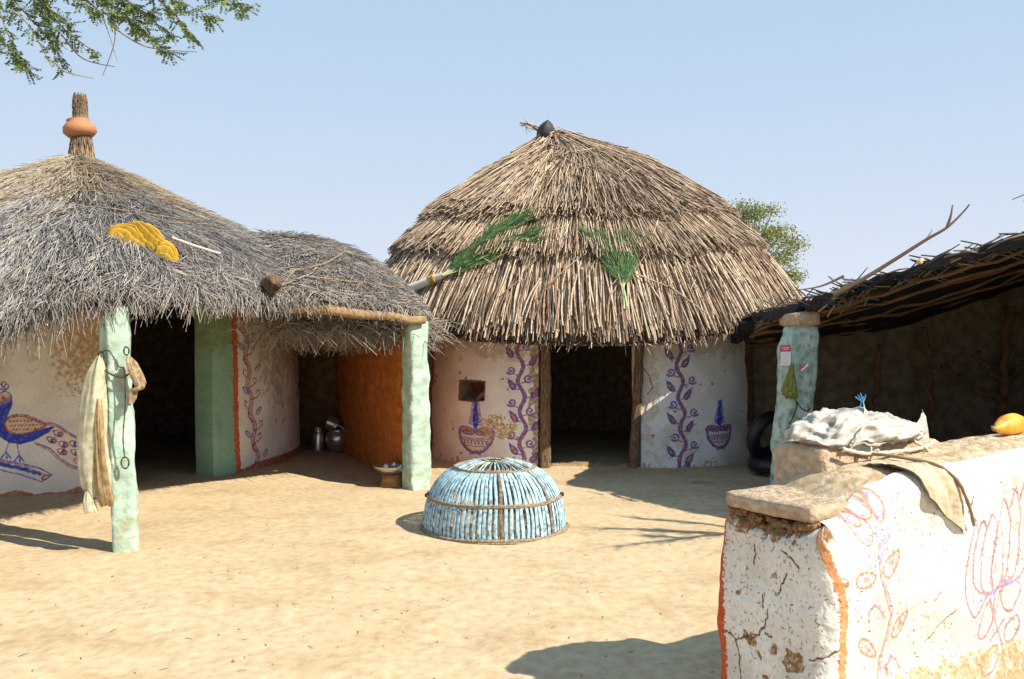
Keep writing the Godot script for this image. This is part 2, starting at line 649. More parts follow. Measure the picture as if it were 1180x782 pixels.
func vine(pt: Paint, x: float, y0: float, y1: float, flip: float) -> void:
	var st := []
	var st2 := []
	var nn := 60
	for j in nn + 1:
		var f := float(j) / nn
		var y := lerpf(y0, y1, f)
		var q := x + 0.035 * sin(f * TAU * 4.0) * flip + 0.02 * sin(f * 5.0)
		st.append(Vector2(q - 0.011, y))
		st2.append(Vector2(q + 0.011, y))
	pt.line(st, 0.028, PURPLE, 0.95)
	pt.line(st2, 0.022, RUST.lerp(PURPLE, 0.35), 0.85)
	var k := 0
	var y := y0 + 0.05
	while y < y1 - 0.02:
		var f := (y - y0) / (y1 - y0)
		var sx := x + 0.035 * sin(f * TAU * 4.0) * flip + 0.02 * sin(f * 5.0)
		var side := 1.0 if k % 2 == 0 else -1.0
		if (k / 2) % 2 == 0:
			var c := Vector2(sx + side * 0.115, y + 0.055)
			var lf := pt.leaf(c, 0.066, 0.034, 1.0 if side > 0 else PI - 1.0)
			pt.fill(lf, RUST, 0.85)
			pt.line(lf, 0.018, BLUE.lerp(PURPLE, 0.5), 0.9)
			pt.line([Vector2(sx, y - 0.01), Vector2(sx + side * 0.05, y + 0.0), c - Vector2(side * 0.03, 0.04)], 0.013, PURPLE, 0.8)
			pt.line([c + Vector2(side * 0.03, 0.05), c + Vector2(side * 0.05, 0.075)], 0.014, BLUE, 0.8)
		else:
			var c := Vector2(sx + side * 0.115, y + 0.035)
			pt.line(pt.spiral(c, 0.054, -side, -0.6 if side > 0 else PI + 0.6, 1.3), 0.020, PURPLE, 0.9)
			pt.line([Vector2(sx, y - 0.03), Vector2(sx + side * 0.05, y - 0.02), c + Vector2(side * 0.03, -0.03)], 0.014, RUST.lerp(PURPLE, 0.5), 0.75)
		y += 0.098
		k += 1

func lamp_drawing(pt: Paint, c: Vector2, w: float, deep: float) -> void:
	# an oil-lamp bowl with a flame
	var bowl := pt.oval(c, w, w * deep, 0, 20, PI, TAU)
	bowl.append(bowl[0])
	pt.fill(bowl, Color(0.80, 0.74, 0.68), 0.5)
	pt.line(bowl, 0.030, PURPLE, 0.95)
	pt.line(pt.oval(c, w * 0.9, w * (deep - 0.1), 0, 20, PI, TAU), 0.010, RUST, 0.6)
	for s in [-1.0, 1.0]:
		var e := pt.oval(c + Vector2(s * w * 0.5, 0.005), w * 0.47, w * 0.17, s * 0.15)
		pt.fill(e, Color(0.70, 0.55, 0.50), 0.6)
		pt.line(e, 0.022, PURPLE, 0.9)
		pt.fill(pt.oval(c + Vector2(s * w * 0.5, 0.005), w * 0.26, w * 0.08, s * 0.1), RUST, 0.9)
	# a scribbled band of loops between two lines, and a pale belly below
	var lp := []
	for j in 49:
		var f := j / 48.0
		lp.append(c + Vector2((f - 0.5) * w * 1.45 + sin(f * TAU * 7.0) * w * 0.07, -w * deep * 0.50 + cos(f * TAU * 7.0) * w * 0.10))
	pt.line(lp, 0.012, PURPLE, 0.8)
	for q in [-0.33, -0.68]:
		var hw := w * sqrt(1.0 - q * q) * 0.95
		pt.line([c + Vector2(-hw, w * deep * q), c + Vector2(0, w * deep * (q - 0.02)), c + Vector2(hw, w * deep * q)], 0.013, RUST.lerp(PURPLE, 0.4), 0.75)
	pt.line([c + Vector2(-w * 0.3, -w * (deep + 0.1)), c + Vector2(0, -w * deep), c + Vector2(w * 0.3, -w * (deep + 0.1))], 0.02, PURPLE, 0.8)
	pt.fill([c + Vector2(0, w * 1.95), c + Vector2(w * 0.13, w * 1.1), c + Vector2(w * 0.2, w * 0.6), c + Vector2(w * 0.1, w * 0.1), c + Vector2(-w * 0.1, w * 0.1), c + Vector2(-w * 0.2, w * 0.6), c + Vector2(-w * 0.13, w * 1.1)], BLUE, 0.95)
	for j in 14:
		var f := j / 13.0
		for s in [-1.0, 1.0]:
			pt.line([c + Vector2(0, w * (0.3 + f * 1.4)), c + Vector2(s * w * lerpf(0.40, 0.10, f), w * (0.42 + f * 1.5))], 0.014, BLUE, 0.75)

func paint_middle() -> Paint:
	var pt := Paint.new(-2.95, 2.75, 2.6, 240.0, 3)
	pt.base(Color(0.865, 0.85, 0.83), Color(0.915, 0.91, 0.90), Color(0.70, 0.63, 0.54), 40, 0.88)
	# the unpainted mud either side of the white panel, and the rust borders
	var ed := []
	var ed2 := []
	for j in 27:
		var y := j * 0.1
		ed.append(Vector2(-2.40 + 0.03 * sin(y * 7.0), y))
		ed2.append(Vector2(2.02 + 0.02 * sin(y * 8.0), y))
	pt.fill(ed + [Vector2(-3, 2.7), Vector2(-3, 0)], Color(0.50, 0.38, 0.26), 1.0)
	pt.fill(ed2 + [Vector2(2.8, 2.7), Vector2(2.8, 0)], Color(0.36, 0.27, 0.18), 1.0)
	pt.line(ed, 0.13, ORANGE, 0.95, 0.25)
	pt.line(ed2, 0.07, Color(0.58, 0.26, 0.13), 0.9, 0.25)
	# mud plaster showing round the doorway
	pt.patch(Vector2(-0.75, 0.7), Vector2(0.10, 1.2), Color(0.55, 0.44, 0.32), 0.8, 6.0, 0.1, 8)
	pt.patch(Vector2(0.52, 1.0), Vector2(0.16, 0.9), Color(0.72, 0.63, 0.50), 0.45, 5.0, 0.2, 9)
	pt.patch(Vector2(0.9, 0.35), Vector2(0.3, 0.4), Color(0.76, 0.68, 0.54), 0.4, 5.0, 0.3, 10)
	pt.patch(Vector2(-1.2, 1.5), Vector2(1.2, 0.22), Color(0.68, 0.60, 0.50), 0.45, 4.0, 0.25, 12)
	pt.patch(Vector2(1.3, 1.55), Vector2(0.9, 0.25), Color(0.68, 0.60, 0.50), 0.45, 4.0, 0.25, 13)
	pt.line([Vector2(0.43, 1.3), Vector2(0.56, 1.12), Vector2(0.60, 0.98), Vector2(0.54, 0.9)], 0.014, Color(0.50, 0.36, 0.24), 0.7)
	vine(pt, -0.93, 0.02, 1.52, 1.0)
	vine(pt, 0.93, 0.0, 1.52, -1.0)
	lamp_drawing(pt, Vector2(-1.48, 0.42), 0.235, 1.12)
	lamp_drawing(pt, Vector2(1.43, 0.46), 0.185, 1.3)
	# scraped patch of straw-coloured plaster beside the left lamp
	for j in 170:
		var a := rng.randf() * TAU
		var r := sqrt(rng.randf())
		var c := Vector2(-1.20 + cos(a) * r * 0.22, 0.48 + sin(a) * r * 0.15)
		pt.line([c, c + Vector2(rng.randf_range(-0.04, 0.04), rng.randf_range(-0.03, 0.03))], 0.016, Color(0.60, 0.49, 0.28).lerp(Color(0.78, 0.70, 0.52), rng.randf()), 0.85)
	# brown on the niche mouth and reveals, the shade of the recess painted in
	pt.fill([Vector2(-1.73, 0.79), Vector2(-1.72, 1.05), Vector2(-1.54, 1.06), Vector2(-1.35, 1.045), Vector2(-1.36, 0.80), Vector2(-1.5, 0.775)], Color(0.40, 0.31, 0.24), 0.95, 0.2)
	# chalky drips and small chips
	for j in 60:
		var c := Vector2(rng.randf_range(-2.3, 2.0), rng.randf_range(0.05, 1.5))
		pt.patch(c, Vector2(0.018, 0.014) * rng.randf_range(0.6, 1.4), Color(0.45, 0.35, 0.26), 0.8, 40.0, 0.0, j)
	# earth splashed up along the foot
	for j in 40:
		pt.patch(Vector2(-2.4 + j * 0.115, 0.0), Vector2(0.10, 0.03 + rng.randf() * 0.05), Color(0.72, 0.58, 0.40), 0.8, 14.0, 0.0, 100 + j)
	return pt

func pk(x: float, y: float) -> Vector2:
	return Vector2(0.627 + x * 0.001494, 1.31 - y * 0.001691)

func pks(a: Array) -> Array:
	var o := []
	for j in range(0, a.size(), 2):
		o.append(pk(a[j], a[j + 1]))
	return o

func paint_left() -> Paint:
	var pt := Paint.new(0.0, 5.0, 2.45, 240.0, 4)
	pt.base(Color(0.85, 0.83, 0.80), Color(0.91, 0.90, 0.885), Color(0.68, 0.60, 0.51), 50, 0.88)
	# brown water stains running down from the eave
	for j in 34:
		pt.patch(Vector2(0.1 + j * 0.052 + rng.randf() * 0.03, 1.85), Vector2(0.06, rng.randf_range(0.30, 0.75)), Color(0.70, 0.57, 0.40), 0.35, 12.0, 0.15, 30 + j)
	pt.patch(Vector2(1.35, 1.50), Vector2(0.3, 0.5), Color(0.64, 0.47, 0.28), 0.55, 14.0, 0.15, 70)
	for j in 22:
		pt.patch(Vector2(3.35 + j * 0.06, 1.5), Vector2(0.05, rng.randf_range(0.3, 1.1)), Color(0.64, 0.55, 0.44), 0.5, 6.0, 0.15, 80 + j)
	# the green painted jamb of the doorway
	pt.fill([Vector2(2.3, 0), Vector2(2.3, 2.45), Vector2(2.895, 2.45), Vector2(2.89, 1.2), Vector2(2.905, 0.0)], Color(0.50, 0.65, 0.56), 1.0, 0.15)
	pt.patch(Vector2(2.7, 1.75), Vector2(0.3, 0.35), Color(0.50, 0.53, 0.34), 0.6, 6.0, 0.1, 71)
	for j in 30:
		pt.patch(Vector2(rng.randf_range(2.55, 2.88), rng.randf_range(0.1, 1.6)), Vector2(0.05, 0.09), Color(0.44, 0.60, 0.51).lerp(Color(0.60, 0.72, 0.63), rng.randf()), 0.5, 9.0, 0.1, 400 + j)
	# peacock
	var body := pks([62, 175, 70, 215, 40, 290, 30, 330, 40, 365, 80, 385, 130, 388, 190, 372, 300, 350, 270, 378, 190, 420, 120, 438, 60, 428, 10, 395, -10, 330, 0, 250, 15, 200, 20, 190])
	pt.fill(body, BLUE, 0.95, 0.25)
	pt.line(body, 0.014, BLUE, 0.8)
	var wing := pks([30, 330, 50, 295, 100, 280, 150, 288, 200, 310, 262, 340, 210, 362, 150, 382, 90, 382, 45, 360, 30, 330])
	pt.fill(wing, Color(0.83, 0.75, 0.66), 1.0)
	pt.line(wing, 0.016, RUST, 0.85)
	pt.line(pks([26, 325, 48, 288, 100, 272, 155, 280, 205, 302, 265, 332]), 0.012, PURPLE, 0.85)
	for j in 26:
		var c := pk(62 + (j % 9) * 20 + (j / 9) * 8, 312 + (j / 9) * 24)
		if Geometry2D.is_point_in_polygon(c, PackedVector2Array(wing)):
			pt.line([c + Vector2(-0.008, 0), c, c + Vector2(0.004, 0.01)], 0.011, RUST, 0.85)
	pt.fill(pt.oval(pk(30, 185), 0.05, 0.05, 0), Color(0.78, 0.62, 0.50), 0.8)
	pt.line(pt.oval(pk(30, 180), 0.056, 0.058, 0), 0.012, PURPLE, 0.8)
	pt.fill(pt.oval(pk(26, 180), 0.016, 0.016, 0), RUST, 0.9)
	for j in 3:
		pt.line(pt.oval(pk(8 + j * 16, 118 - (j % 2) * 14), 0.016, 0.026, 0.2 * (1 - j)), 0.011, PURPLE, 0.85)
		pt.line([pk(26, 146), pk(10 + j * 15, 130)], 0.009, PURPLE, 0.85)
	var tail := pks([195, 432, 280, 470, 330, 520, 390, 570, 480, 605, 560, 625, 620, 600, 600, 520, 500, 450, 400, 395, 340, 350, 300, 330, 262, 325])
	pt.line(tail, 0.013, PURPLE, 0.85)
	pt.line(pks([200, 442, 276, 480, 326, 530, 386, 580, 478, 615]), 0.010, RUST, 0.7)
	pt.line(pks([262, 335, 300, 340, 335, 358, 395, 403, 480, 452]), 0.010, RUST, 0.7)
	for e in [[325, 387], [290, 422], [355, 450], [416, 450], [348, 492], [424, 500], [441, 552], [490, 495], [500, 545], [510, 590], [550, 560], [560, 515]]:
		var c := pk(e[0], e[1])
		var lf := pt.leaf(c, 0.043, 0.032, 2.6)
		pt.line(lf, 0.011, RUST, 0.85)
		pt.fill(pt.oval(c + Vector2(0.012, -0.008), 0.020, 0.022, 0), BLUE, 0.9)
		pt.fill(pt.oval(c + Vector2(0.02, -0.008), 0.007, 0.007, 0), Color(0.8, 0.78, 0.8), 0.9)
	for l in [[52, 430, 38, 480], [100, 435, 112, 500]]:
		pt.line([pk(l[0], l[1]), pk(l[2], l[3])], 0.010, PURPLE, 0.85)
		for s in [-1.0, 0.2, 1.0]:
			pt.line([pk(l[2], l[3]), pk(l[2] + s * 28, l[3] + 38)], 0.012, BLUE, 0.8)
	pt.line(pks([-30, 515, 60, 535, 150, 555, 230, 580, 290, 620, 235, 655, 130, 610, 40, 590, -30, 565]), 0.013, PURPLE, 0.85)
	pt.line(pks([-30, 540, 60, 560, 140, 580, 225, 610]), 0.034, BLUE, 0.85)
	pt.line(pks([-30, 525, 70, 545, 160, 568, 265, 622]), 0.009, RUST, 0.7)
	pt.line(pt.oval(pk(258, 632), 0.03, 0.018, 0.5), 0.012, RUST, 0.85)
	# faint blue letters
	var ink := Color(0.48, 0.47, 0.66)
	pt.line(pks([388, 132, 450, 128]), 0.010, ink, 0.5)
	pt.line(pks([402, 132, 404, 158, 420, 160]), 0.009, ink, 0.45)
	pt.line(pks([440, 130, 440, 165]), 0.009, ink, 0.45)
	pt.line(pks([445, 236, 500, 232]), 0.011, ink, 0.8)
	pt.line(pks([462, 236, 462, 268, 470, 272]), 0.011, ink, 0.8)
	# rust band along the foot of the wall
	var bt := []
	for j in 22:
		bt.append(Vector2(j * 0.085, 0.115 + 0.02 * sin(j * 0.9) - 0.01 * (j % 3)))
	pt.fill(bt + [Vector2(1.8, -0.1), Vector2(0, -0.1)], Color(0.68, 0.36, 0.22), 0.9, 0.4)
	# rust stripe and vine on the turning corner
	pt.line([Vector2(2.915, 2.2), Vector2(2.905, 1.4), Vector2(2.92, 0.8), Vector2(2.925, 0.0)], 0.07, ORANGE, 0.95, 0.25)
	var st := []
	for j in 50:
		var f := j / 49.0
		st.append(Vector2(3.05 + f * 0.0 + 0.20 * (1 - f) + 0.028 * sin(f * 34.0) - 0.02, lerpf(0.16, 1.9, f)))
	for o in [[-0.028, RUST], [0.0, PURPLE], [0.028, RUST]]:
		var l := []
		for q in st:
			l.append(q + Vector2(o[0], 0))
		pt.line(l, 0.016, o[1], 0.85)
	for j in 20:
		var f := (j + 0.7) / 21.0
		var c: Vector2 = st[int(f * 49)]
		var s := 1.0 if j % 2 == 0 else -1.0
		var kk := 1.45 if s > 0 else 0.85
		if j % 3 != 0:
			pt.line([c, c + Vector2(s * 0.06 * kk, 0.02), c + Vector2(s * 0.105 * kk, 0.06), c + Vector2(s * 0.10 * kk, 0.10), c + Vector2(s * 0.07 * kk, 0.10), c + Vector2(s * 0.065 * kk, 0.075)], 0.015, RUST, 0.85)
		else:
			var lf := pt.leaf(c + Vector2(s * 0.10 * kk, 0.045), 0.055, 0.028, 0.7 if s > 0 else PI - 0.7)
			pt.line(lf, 0.014, RUST if j % 2 == 0 else PURPLE, 0.85)
			pt.line([c + Vector2(s * 0.06 * kk, 0.02), c + Vector2(s * 0.14 * kk, 0.07)], 0.010, PURPLE, 0.7)
	# foot of the side wall: rust band that climbs
	pt.fill([Vector2(2.93, 0.0), Vector2(2.93, 0.10), Vector2(3.25, 0.16), Vector2(3.7, 0.17), Vector2(5, 0.16), Vector2(5, 0.0)], Color(0.60, 0.30, 0.17), 0.9, 0.4)
	return pt

func lo(x: float, y: float) -> Vector2:
	return Vector2(0.565 + x * 0.00169, 1.048 - y * 0.00103 + (x - 160) * 0.00012)

func plt(x: float, y: float) -> Vector2:
	return Vector2(-0.023 + x * 0.00133, 1.072 - y * 0.000896)

func en(x: float, y: float) -> Vector2:
	return Vector2(-0.6 + x * 0.00137 - 0.0002 * (x - 180) * 0.0, 1.062 - y * 0.00099 + (x - 180) * 0.0004)

func crack(pt: Paint, p: Array, w: float) -> void:
	var o := []
	for j in p.size() - 1:
		for q in 5:
			o.append((p[j] as Vector2).lerp(p[j + 1], q / 5.0) + Vector2(rng.randf_range(-1, 1), rng.randf_range(-1, 1)) * 0.005)
	o.append(p[p.size() - 1])
	pt.line(o, w, Color(0.34, 0.24, 0.15), 0.9, 0.4)

func paint_yard() -> Array:
	var pt := Paint.new(-0.62, 1.62, 1.30, 620.0, 6)
	pt.base(Color(0.80, 0.77, 0.72), Color(0.87, 0.855, 0.825), Color(0.48, 0.38, 0.28), 60, 0.84)
	var hm := Paint.new(-0.62, 1.62, 1.30, 620.0, 6)
	hm.img = Image.create(pt.w, pt.h, false, Image.FORMAT_RGB8)
	var hn := FastNoiseLite.new()
	hn.seed = 91
	hn.frequency = 0.035
	hn.fractal_octaves = 5
	hm.img = hn.get_image(pt.w, pt.h, false, false, true)
	hm.img.convert(Image.FORMAT_RGB8)
	# little pits where chaff has fallen out of the plaster
	var pit := Color(0.05, 0.05, 0.05)
	for j in 2200:
		var c := Vector2(rng.randf_range(-0.55, 1.5), rng.randf_range(0.2, 1.1))
		if c.x > 0 and rng.randf() < 0.72:
			continue
		var a := rng.randf() * PI
		var l := rng.randf_range(0.001, 0.006)
		var e := Vector2(cos(a), sin(a)) * l
		pt.line([c - e, c + e], rng.randf_range(0.0018, 0.0035), Color(0.45, 0.34, 0.24), rng.randf_range(0.5, 0.95), 0.2)
		hm.line([c - e, c + e], 0.004, pit, 0.9, 0.1)
	# exposed brown mud under the slab on the end
	for q in [[220, 200, 120, 45], [150, 175, 50, 30], [300, 215, 70, 40], [430, 210, 26, 70], [460, 260, 16, 40], [350, 700, 30, 34], [200, 625, 26, 22], [230, 680, 12, 18], [290, 665, 12, 22], [270, 770, 20, 10], [480, 470, 20, 14], [150, 450, 8, 8], [275, 395, 9, 8]]:
		var c := en(q[0], q[1])
		var r := Vector2(q[2] * 0.00137, q[3] * 0.00099) * 1.25
		pt.patch(c, r, Color(0.50, 0.36, 0.22), 0.95, 16.0, 0.15, int(q[0]))
		hm.patch(c, r, Color(0.12, 0.12, 0.12), 0.9, 16.0, 0.15, int(q[0]))
	for l in [[200, 275, 205, 310, 198, 350], [300, 305, 330, 335, 358, 375], [320, 390, 300, 430, 290, 460], [240, 465, 245, 510], [265, 520, 250, 570, 225, 615, 190, 630], [250, 600, 275, 615], [85, 590, 120, 605, 140, 630, 150, 700, 155, 782], [140, 630, 190, 615], [400, 690, 450, 680, 490, 668]]:
		var a := []
		for j in range(0, l.size(), 2):
			a.append(en(l[j], l[j + 1]))
		crack(pt, a, 0.006)
		hm.line(a, 0.008, pit, 0.95, 0.1)
	for l in [[1060, 745, 1085, 725, 1095, 715], [1120, 590, 1112, 610], [1075, 690, 1068, 700]]:
		var a := []
		for j in range(0, l.size(), 2):
			a.append(Vector2(0.255 + (l[j] - 1012) * 0.0049, 0.768 - (l[j + 1] - 650) * 0.0032))
		crack(pt, a, 0.004)
	# rust borders down both edges of the end face
	pt.line([Vector2(-0.50, 0.93), Vector2(-0.535, 0.82), Vector2(-0.52, 0.7), Vector2(-0.50, 0.5), Vector2(-0.50, 0.2)], 0.075, ORANGE, 0.97, 0.2)
	pt.line([plt(-20, 175), plt(20, 290), plt(55, 400), plt(68, 500), plt(62, 620), plt(55, 800), plt(55, 1000)], 0.034, Color(0.80, 0.52, 0.32), 0.9, 0.3)
	pt.line([plt(-60, 90), plt(0, 92), plt(70, 72), plt(140, 22)], 0.014, Color(0.74, 0.48, 0.28), 0.7, 0.5)
	# flowering plant
	var RU := Color(0.72, 0.46, 0.31)
	var PU := Color(0.60, 0.56, 0.74)
	var stem := [plt(208, 262), plt(200, 330), plt(205, 400), plt(225, 470), plt(240, 540), plt(225, 620), plt(205, 690), plt(200, 800), plt(205, 950), plt(210, 1100)]
	pt.line(stem, 0.010, RU, 0.7)
	var st2 := []
	for q in stem:
		st2.append(q + Vector2(0.012, 0))
	pt.line(st2, 0.009, PU, 0.75)
	pt.line([plt(240, 540), plt(262, 440), plt(285, 385), plt(300, 470), plt(310, 560)], 0.006, PU, 0.6)
	for q in [[148, 382, 40, 28, 0.1], [250, 340, 45, 30, 0.8], [155, 648, 42, 26, -0.6], [283, 585, 44, 26, 0.75], [150, 900, 42, 26, -0.4], [290, 860, 42, 26, 0.7]]:
		var c := plt(q[0], q[1])
		var lf := pt.leaf(c, q[2] * 0.00125, q[3] * 0.0011, q[4])
		pt.line(lf, 0.009, RU, 0.75)
		pt.line(pt.leaf(c, q[2] * 0.0009, q[3] * 0.0007, q[4]), 0.006, PU, 0.7)
		pt.fill(pt.oval(c, 0.02, 0.010, q[4]), RU, 0.7)
	for q in [[182, 520, 1.0], [255, 740, -1.0]]:
		var hk := [plt(q[0] + 34, q[1] + 22), plt(q[0] + 15, q[1] - 20), plt(q[0] - 6, q[1] - 35), plt(q[0] - 24, q[1] - 8), plt(q[0] - 22, q[1] + 28)]
		pt.line(hk, 0.012, RU, 0.7)
		pt.line(hk, 0.005, PU, 0.9)
	for q in [[180, 105, 30, 60, 0.1], [160, 200, 26, 60, 0.3], [225, 200, 28, 62, -0.2], [195, 265, 44, 50, 0.0], [150, 140, 18, 50, 0.2], [230, 120, 18, 60, -0.3]]:
		pt.line(pt.oval(plt(q[0], q[1]), q[2] * 0.0013, q[3] * 0.0009, q[4]), 0.007, RU if int(q[0]) % 2 == 0 else PU, 0.65)
		pt.line(pt.oval(plt(q[0], q[1]), q[2] * 0.0010, q[3] * 0.0007, q[4]), 0.005, PU, 0.6)
	# lotus
	for a in [[205, 465, 192, 380, 200, 280, 218, 195, 238, 290, 244, 390, 225, 445, 205, 465], [192, 460, 155, 430, 150, 330, 165, 240, 188, 165, 205, 215, 196, 300, 190, 400, 198, 455],
			[185, 465, 130, 420, 122, 320, 140, 230, 160, 180, 172, 220], [175, 470, 130, 520, 110, 500, 95, 420, 105, 300, 118, 220, 128, 165, 140, 220],
			[232, 440, 262, 400, 272, 300, 268, 210, 248, 125, 228, 190], [240, 440, 295, 410, 305, 300, 302, 200, 288, 95, 268, 160], [250, 450, 300, 440, 330, 400, 345, 280, 335, 160, 318, 70, 302, 140], [330, 400, 365, 330, 380, 200, 360, 90, 340, 150],
			[205, 470, 240, 450, 210, 540, 192, 480], [245, 450, 285, 445, 305, 480, 275, 545, 250, 545, 240, 500, 245, 450], [190, 485, 150, 540, 138, 600, 165, 612, 195, 580, 200, 540, 190, 485],
			[210, 480, 205, 540, 225, 640, 235, 740, 250, 860], [255, 600, 285, 575, 295, 610, 280, 655, 250, 665, 243, 635, 255, 600], [160, 680, 205, 655, 208, 710, 185, 740, 152, 745, 148, 705, 160, 680], [185, 635, 215, 612, 245, 575]]:
		var o := []
		for j in range(0, a.size(), 2):
			o.append(Vector3(lo(a[j], a[j + 1]).x, lo(a[j], a[j + 1]).y, 0))
		var s := []
		for q in curve(o, 4):
			s.append(Vector2(q.x, q.y))
		pt.line(s, 0.012, PU, 0.65)
		pt.line(s, 0.007, RU, 0.65)
	for j in 44:
		var c := lo(rng.randf_range(160, 290), rng.randf_range(230, 430))
		pt.line([c, c + Vector2(0.012, 0.014)], 0.005, RU if j % 2 == 0 else PU, 0.6)
	pt.line([lo(165, 470), lo(200, 462), lo(250, 445), lo(310, 440)], 0.022, PU, 0.55)
	# earth-stained foot and shoulders
	for j in 14:
		pt.patch(Vector2(0.0 + j * 0.12, 1.17), Vector2(0.13, 0.07), Color(0.66, 0.56, 0.42), 0.6, 10.0, 0.1, 200 + j)
		pt.patch(Vector2(0.1 + j * 0.12, 0.22), Vector2(0.16, 0.16), Color(0.70, 0.58, 0.42), 0.7, 8.0, 0.1, 240 + j)
	return [pt, hm]
# ---------- setting ----------
func build_ground() -> void:
	var xs := [-400.0, -150.0, -60.0, -30.0, -18.0, -12.0, -9.5]
	var x := -8.0
	while x < 6.0:
		xs.append(x)
		x += 0.045
	xs.append_array([6.5, 8.0, 11.0, 16.0, 30.0, 60.0, 150.0, 400.0])
	var ds := [-200.0, -60.0, -20.0, -8.0, -3.0, 0.0, 1.5]
	var d := 2.4
	while d < 11.6:
		ds.append(d)
		d += 0.04 if d < 7.0 else 0.06
	ds.append_array([12.0, 13.0, 15.0, 18.0, 24.0, 40.0, 80.0, 160.0, 300.0, 500.0])
	var p := PackedVector3Array()
	var uv := PackedVector2Array()
	var cc := PackedColorArray()
	var pn := FastNoiseLite.new()
	pn.seed = 77
	pn.frequency = 0.9
	pn.fractal_octaves = 5
	for a in ds:
		for b in xs:
			p.append(P(b, ground_h(b, a), a))
			uv.append(Vector2(b, a) * 0.45)
			var k := pn.get_noise_2d(b, a * 1.6)
			var c := Color(1, 1, 1).lerp(Color(0.86, 0.81, 0.74), clampf(k * 1.6, 0, 1)).lerp(Color(1.12, 1.12, 1.14), clampf(-k * 1.4, 0, 1))
			# a pale ash ring scuffed into the earth
			var r := (Vector2((b + 2.45), (a - 5.35)) * Vector2(1.0, 1.0)).length() + k * 0.2
			c = c.lerp(Color(1.22, 1.24, 1.27), clampf(1.0 - absf(r - 0.33) / 0.10, 0, 1) * 0.6)
			cc.append(c)
	var g := Buf.new()
	g.grid(ds.size(), xs.size(), p, uv, Color.WHITE, Vector3(0, -50, -6), false, cc)
	var m := StandardMaterial3D.new()
	m.albedo_texture = ntex(51, 0.02, 6, [Color(0.70, 0.605, 0.465), Color(0.735, 0.645, 0.51), Color(0.75, 0.665, 0.53), Color(0.78, 0.70, 0.575)], 1024)
	m.vertex_color_use_as_albedo = true
	m.roughness = 0.97
	m.normal_enabled = true
	m.normal_texture = normtex(52, 0.03, 6, 7.0, 1024)
	m.normal_scale = 0.22
	var o := part(g, "ground", m, self)
	o.set_meta("kind", "structure")
	# litter: straw ends, twigs, small stones
	var l := Buf.new()
	for j in 360:
		var dd := 3.4 + pow(rng.randf(), 1.5) * 6.5
		var px := rng.randf_range(-0.66, 0.5) * dd
		if Vector2(px, dd).distance_to(C2) < R2 + 0.1 or Vector2(px, dd).distance_to(C1) < R1 + 0.1:
			continue
		var y := ground_h(px, dd)
		if j % 3 == 0:
			var s := rng.randf_range(0.004, 0.012)
			l.rbox(Transform3D(Basis.from_euler(Vector3(rng.randf(), rng.randf() * 6, rng.randf())), P(px, y + s * 0.3, dd)), Vector3(s * 1.4, s, s), Vector3i(2, 2, 2), s * 0.3, s * 0.3, bump_noise, jit(Color(0.34, 0.25, 0.16), 0.3))
		else:
			var a := rng.randf() * TAU
			var e := Vector3(cos(a), rng.randf_range(-0.05, 0.08), sin(a)) * rng.randf_range(0.006, 0.026)
			l.tube([P(px, y + 0.004, dd) - e, P(px, y + 0.006, dd) + e * 0.2, P(px, y + 0.004, dd) + e], [0.0022, 0.0022, 0.0015], 3, jit(Color(0.36, 0.27, 0.17), 0.4))
	var lo_ := part(l, "ground_litter", M.vc, self, true)
	lo_.set_meta("label", "scattered straw ends, twigs and pebbles on the swept earth")
	lo_.set_meta("category", "litter")

func post(at: Vector3, top: Vector3, size: Vector2, turn: float, seg: Vector3i, m: Material, called: String, parent: Node3D, amp := 0.02, taper := 0.92) -> MeshInstance3D:
	var b := Buf.new()
	var up := (top - at).normalized()
	var xa := Vector3(cos(turn), 0, -sin(turn))
	xa = (xa - up * xa.dot(up)).normalized()
	var bs := Basis(xa, up, xa.cross(up))
	b.rbox(Transform3D(bs, (at + top) * 0.5), Vector3(size.x, (top - at).length(), size.y), seg, minf(size.x, size.y) * 0.16, amp, bump_noise, Color.WHITE, taper)
	return part(b, called, m, parent)

func log_between(a: Vector3, b: Vector3, r: float, r2: float, m: Material, called: String, parent: Node3D, sag := 0.02) -> MeshInstance3D:
	var bf := Buf.new()
	var p := PackedVector3Array()
	var rr := PackedFloat32Array()
	for j in 11:
		var f := j / 10.0
		var q := a.lerp(b, f)
		q += Vector3(bump_noise.get_noise_2d(f * 90, a.x * 40), bump_noise.get_noise_2d(f * 90 + 500, a.x * 40), bump_noise.get_noise_2d(f * 90, 300 + a.x * 30)) * sag * 2.0
		p.append(q)
		rr.append(lerpf(r, r2, f) * (1.0 + 0.15 * bump_noise.get_noise_2d(f * 200, 40.0)))
	bf.tube(p, rr, 9, Color.WHITE)
	return part(bf, called, m, parent)

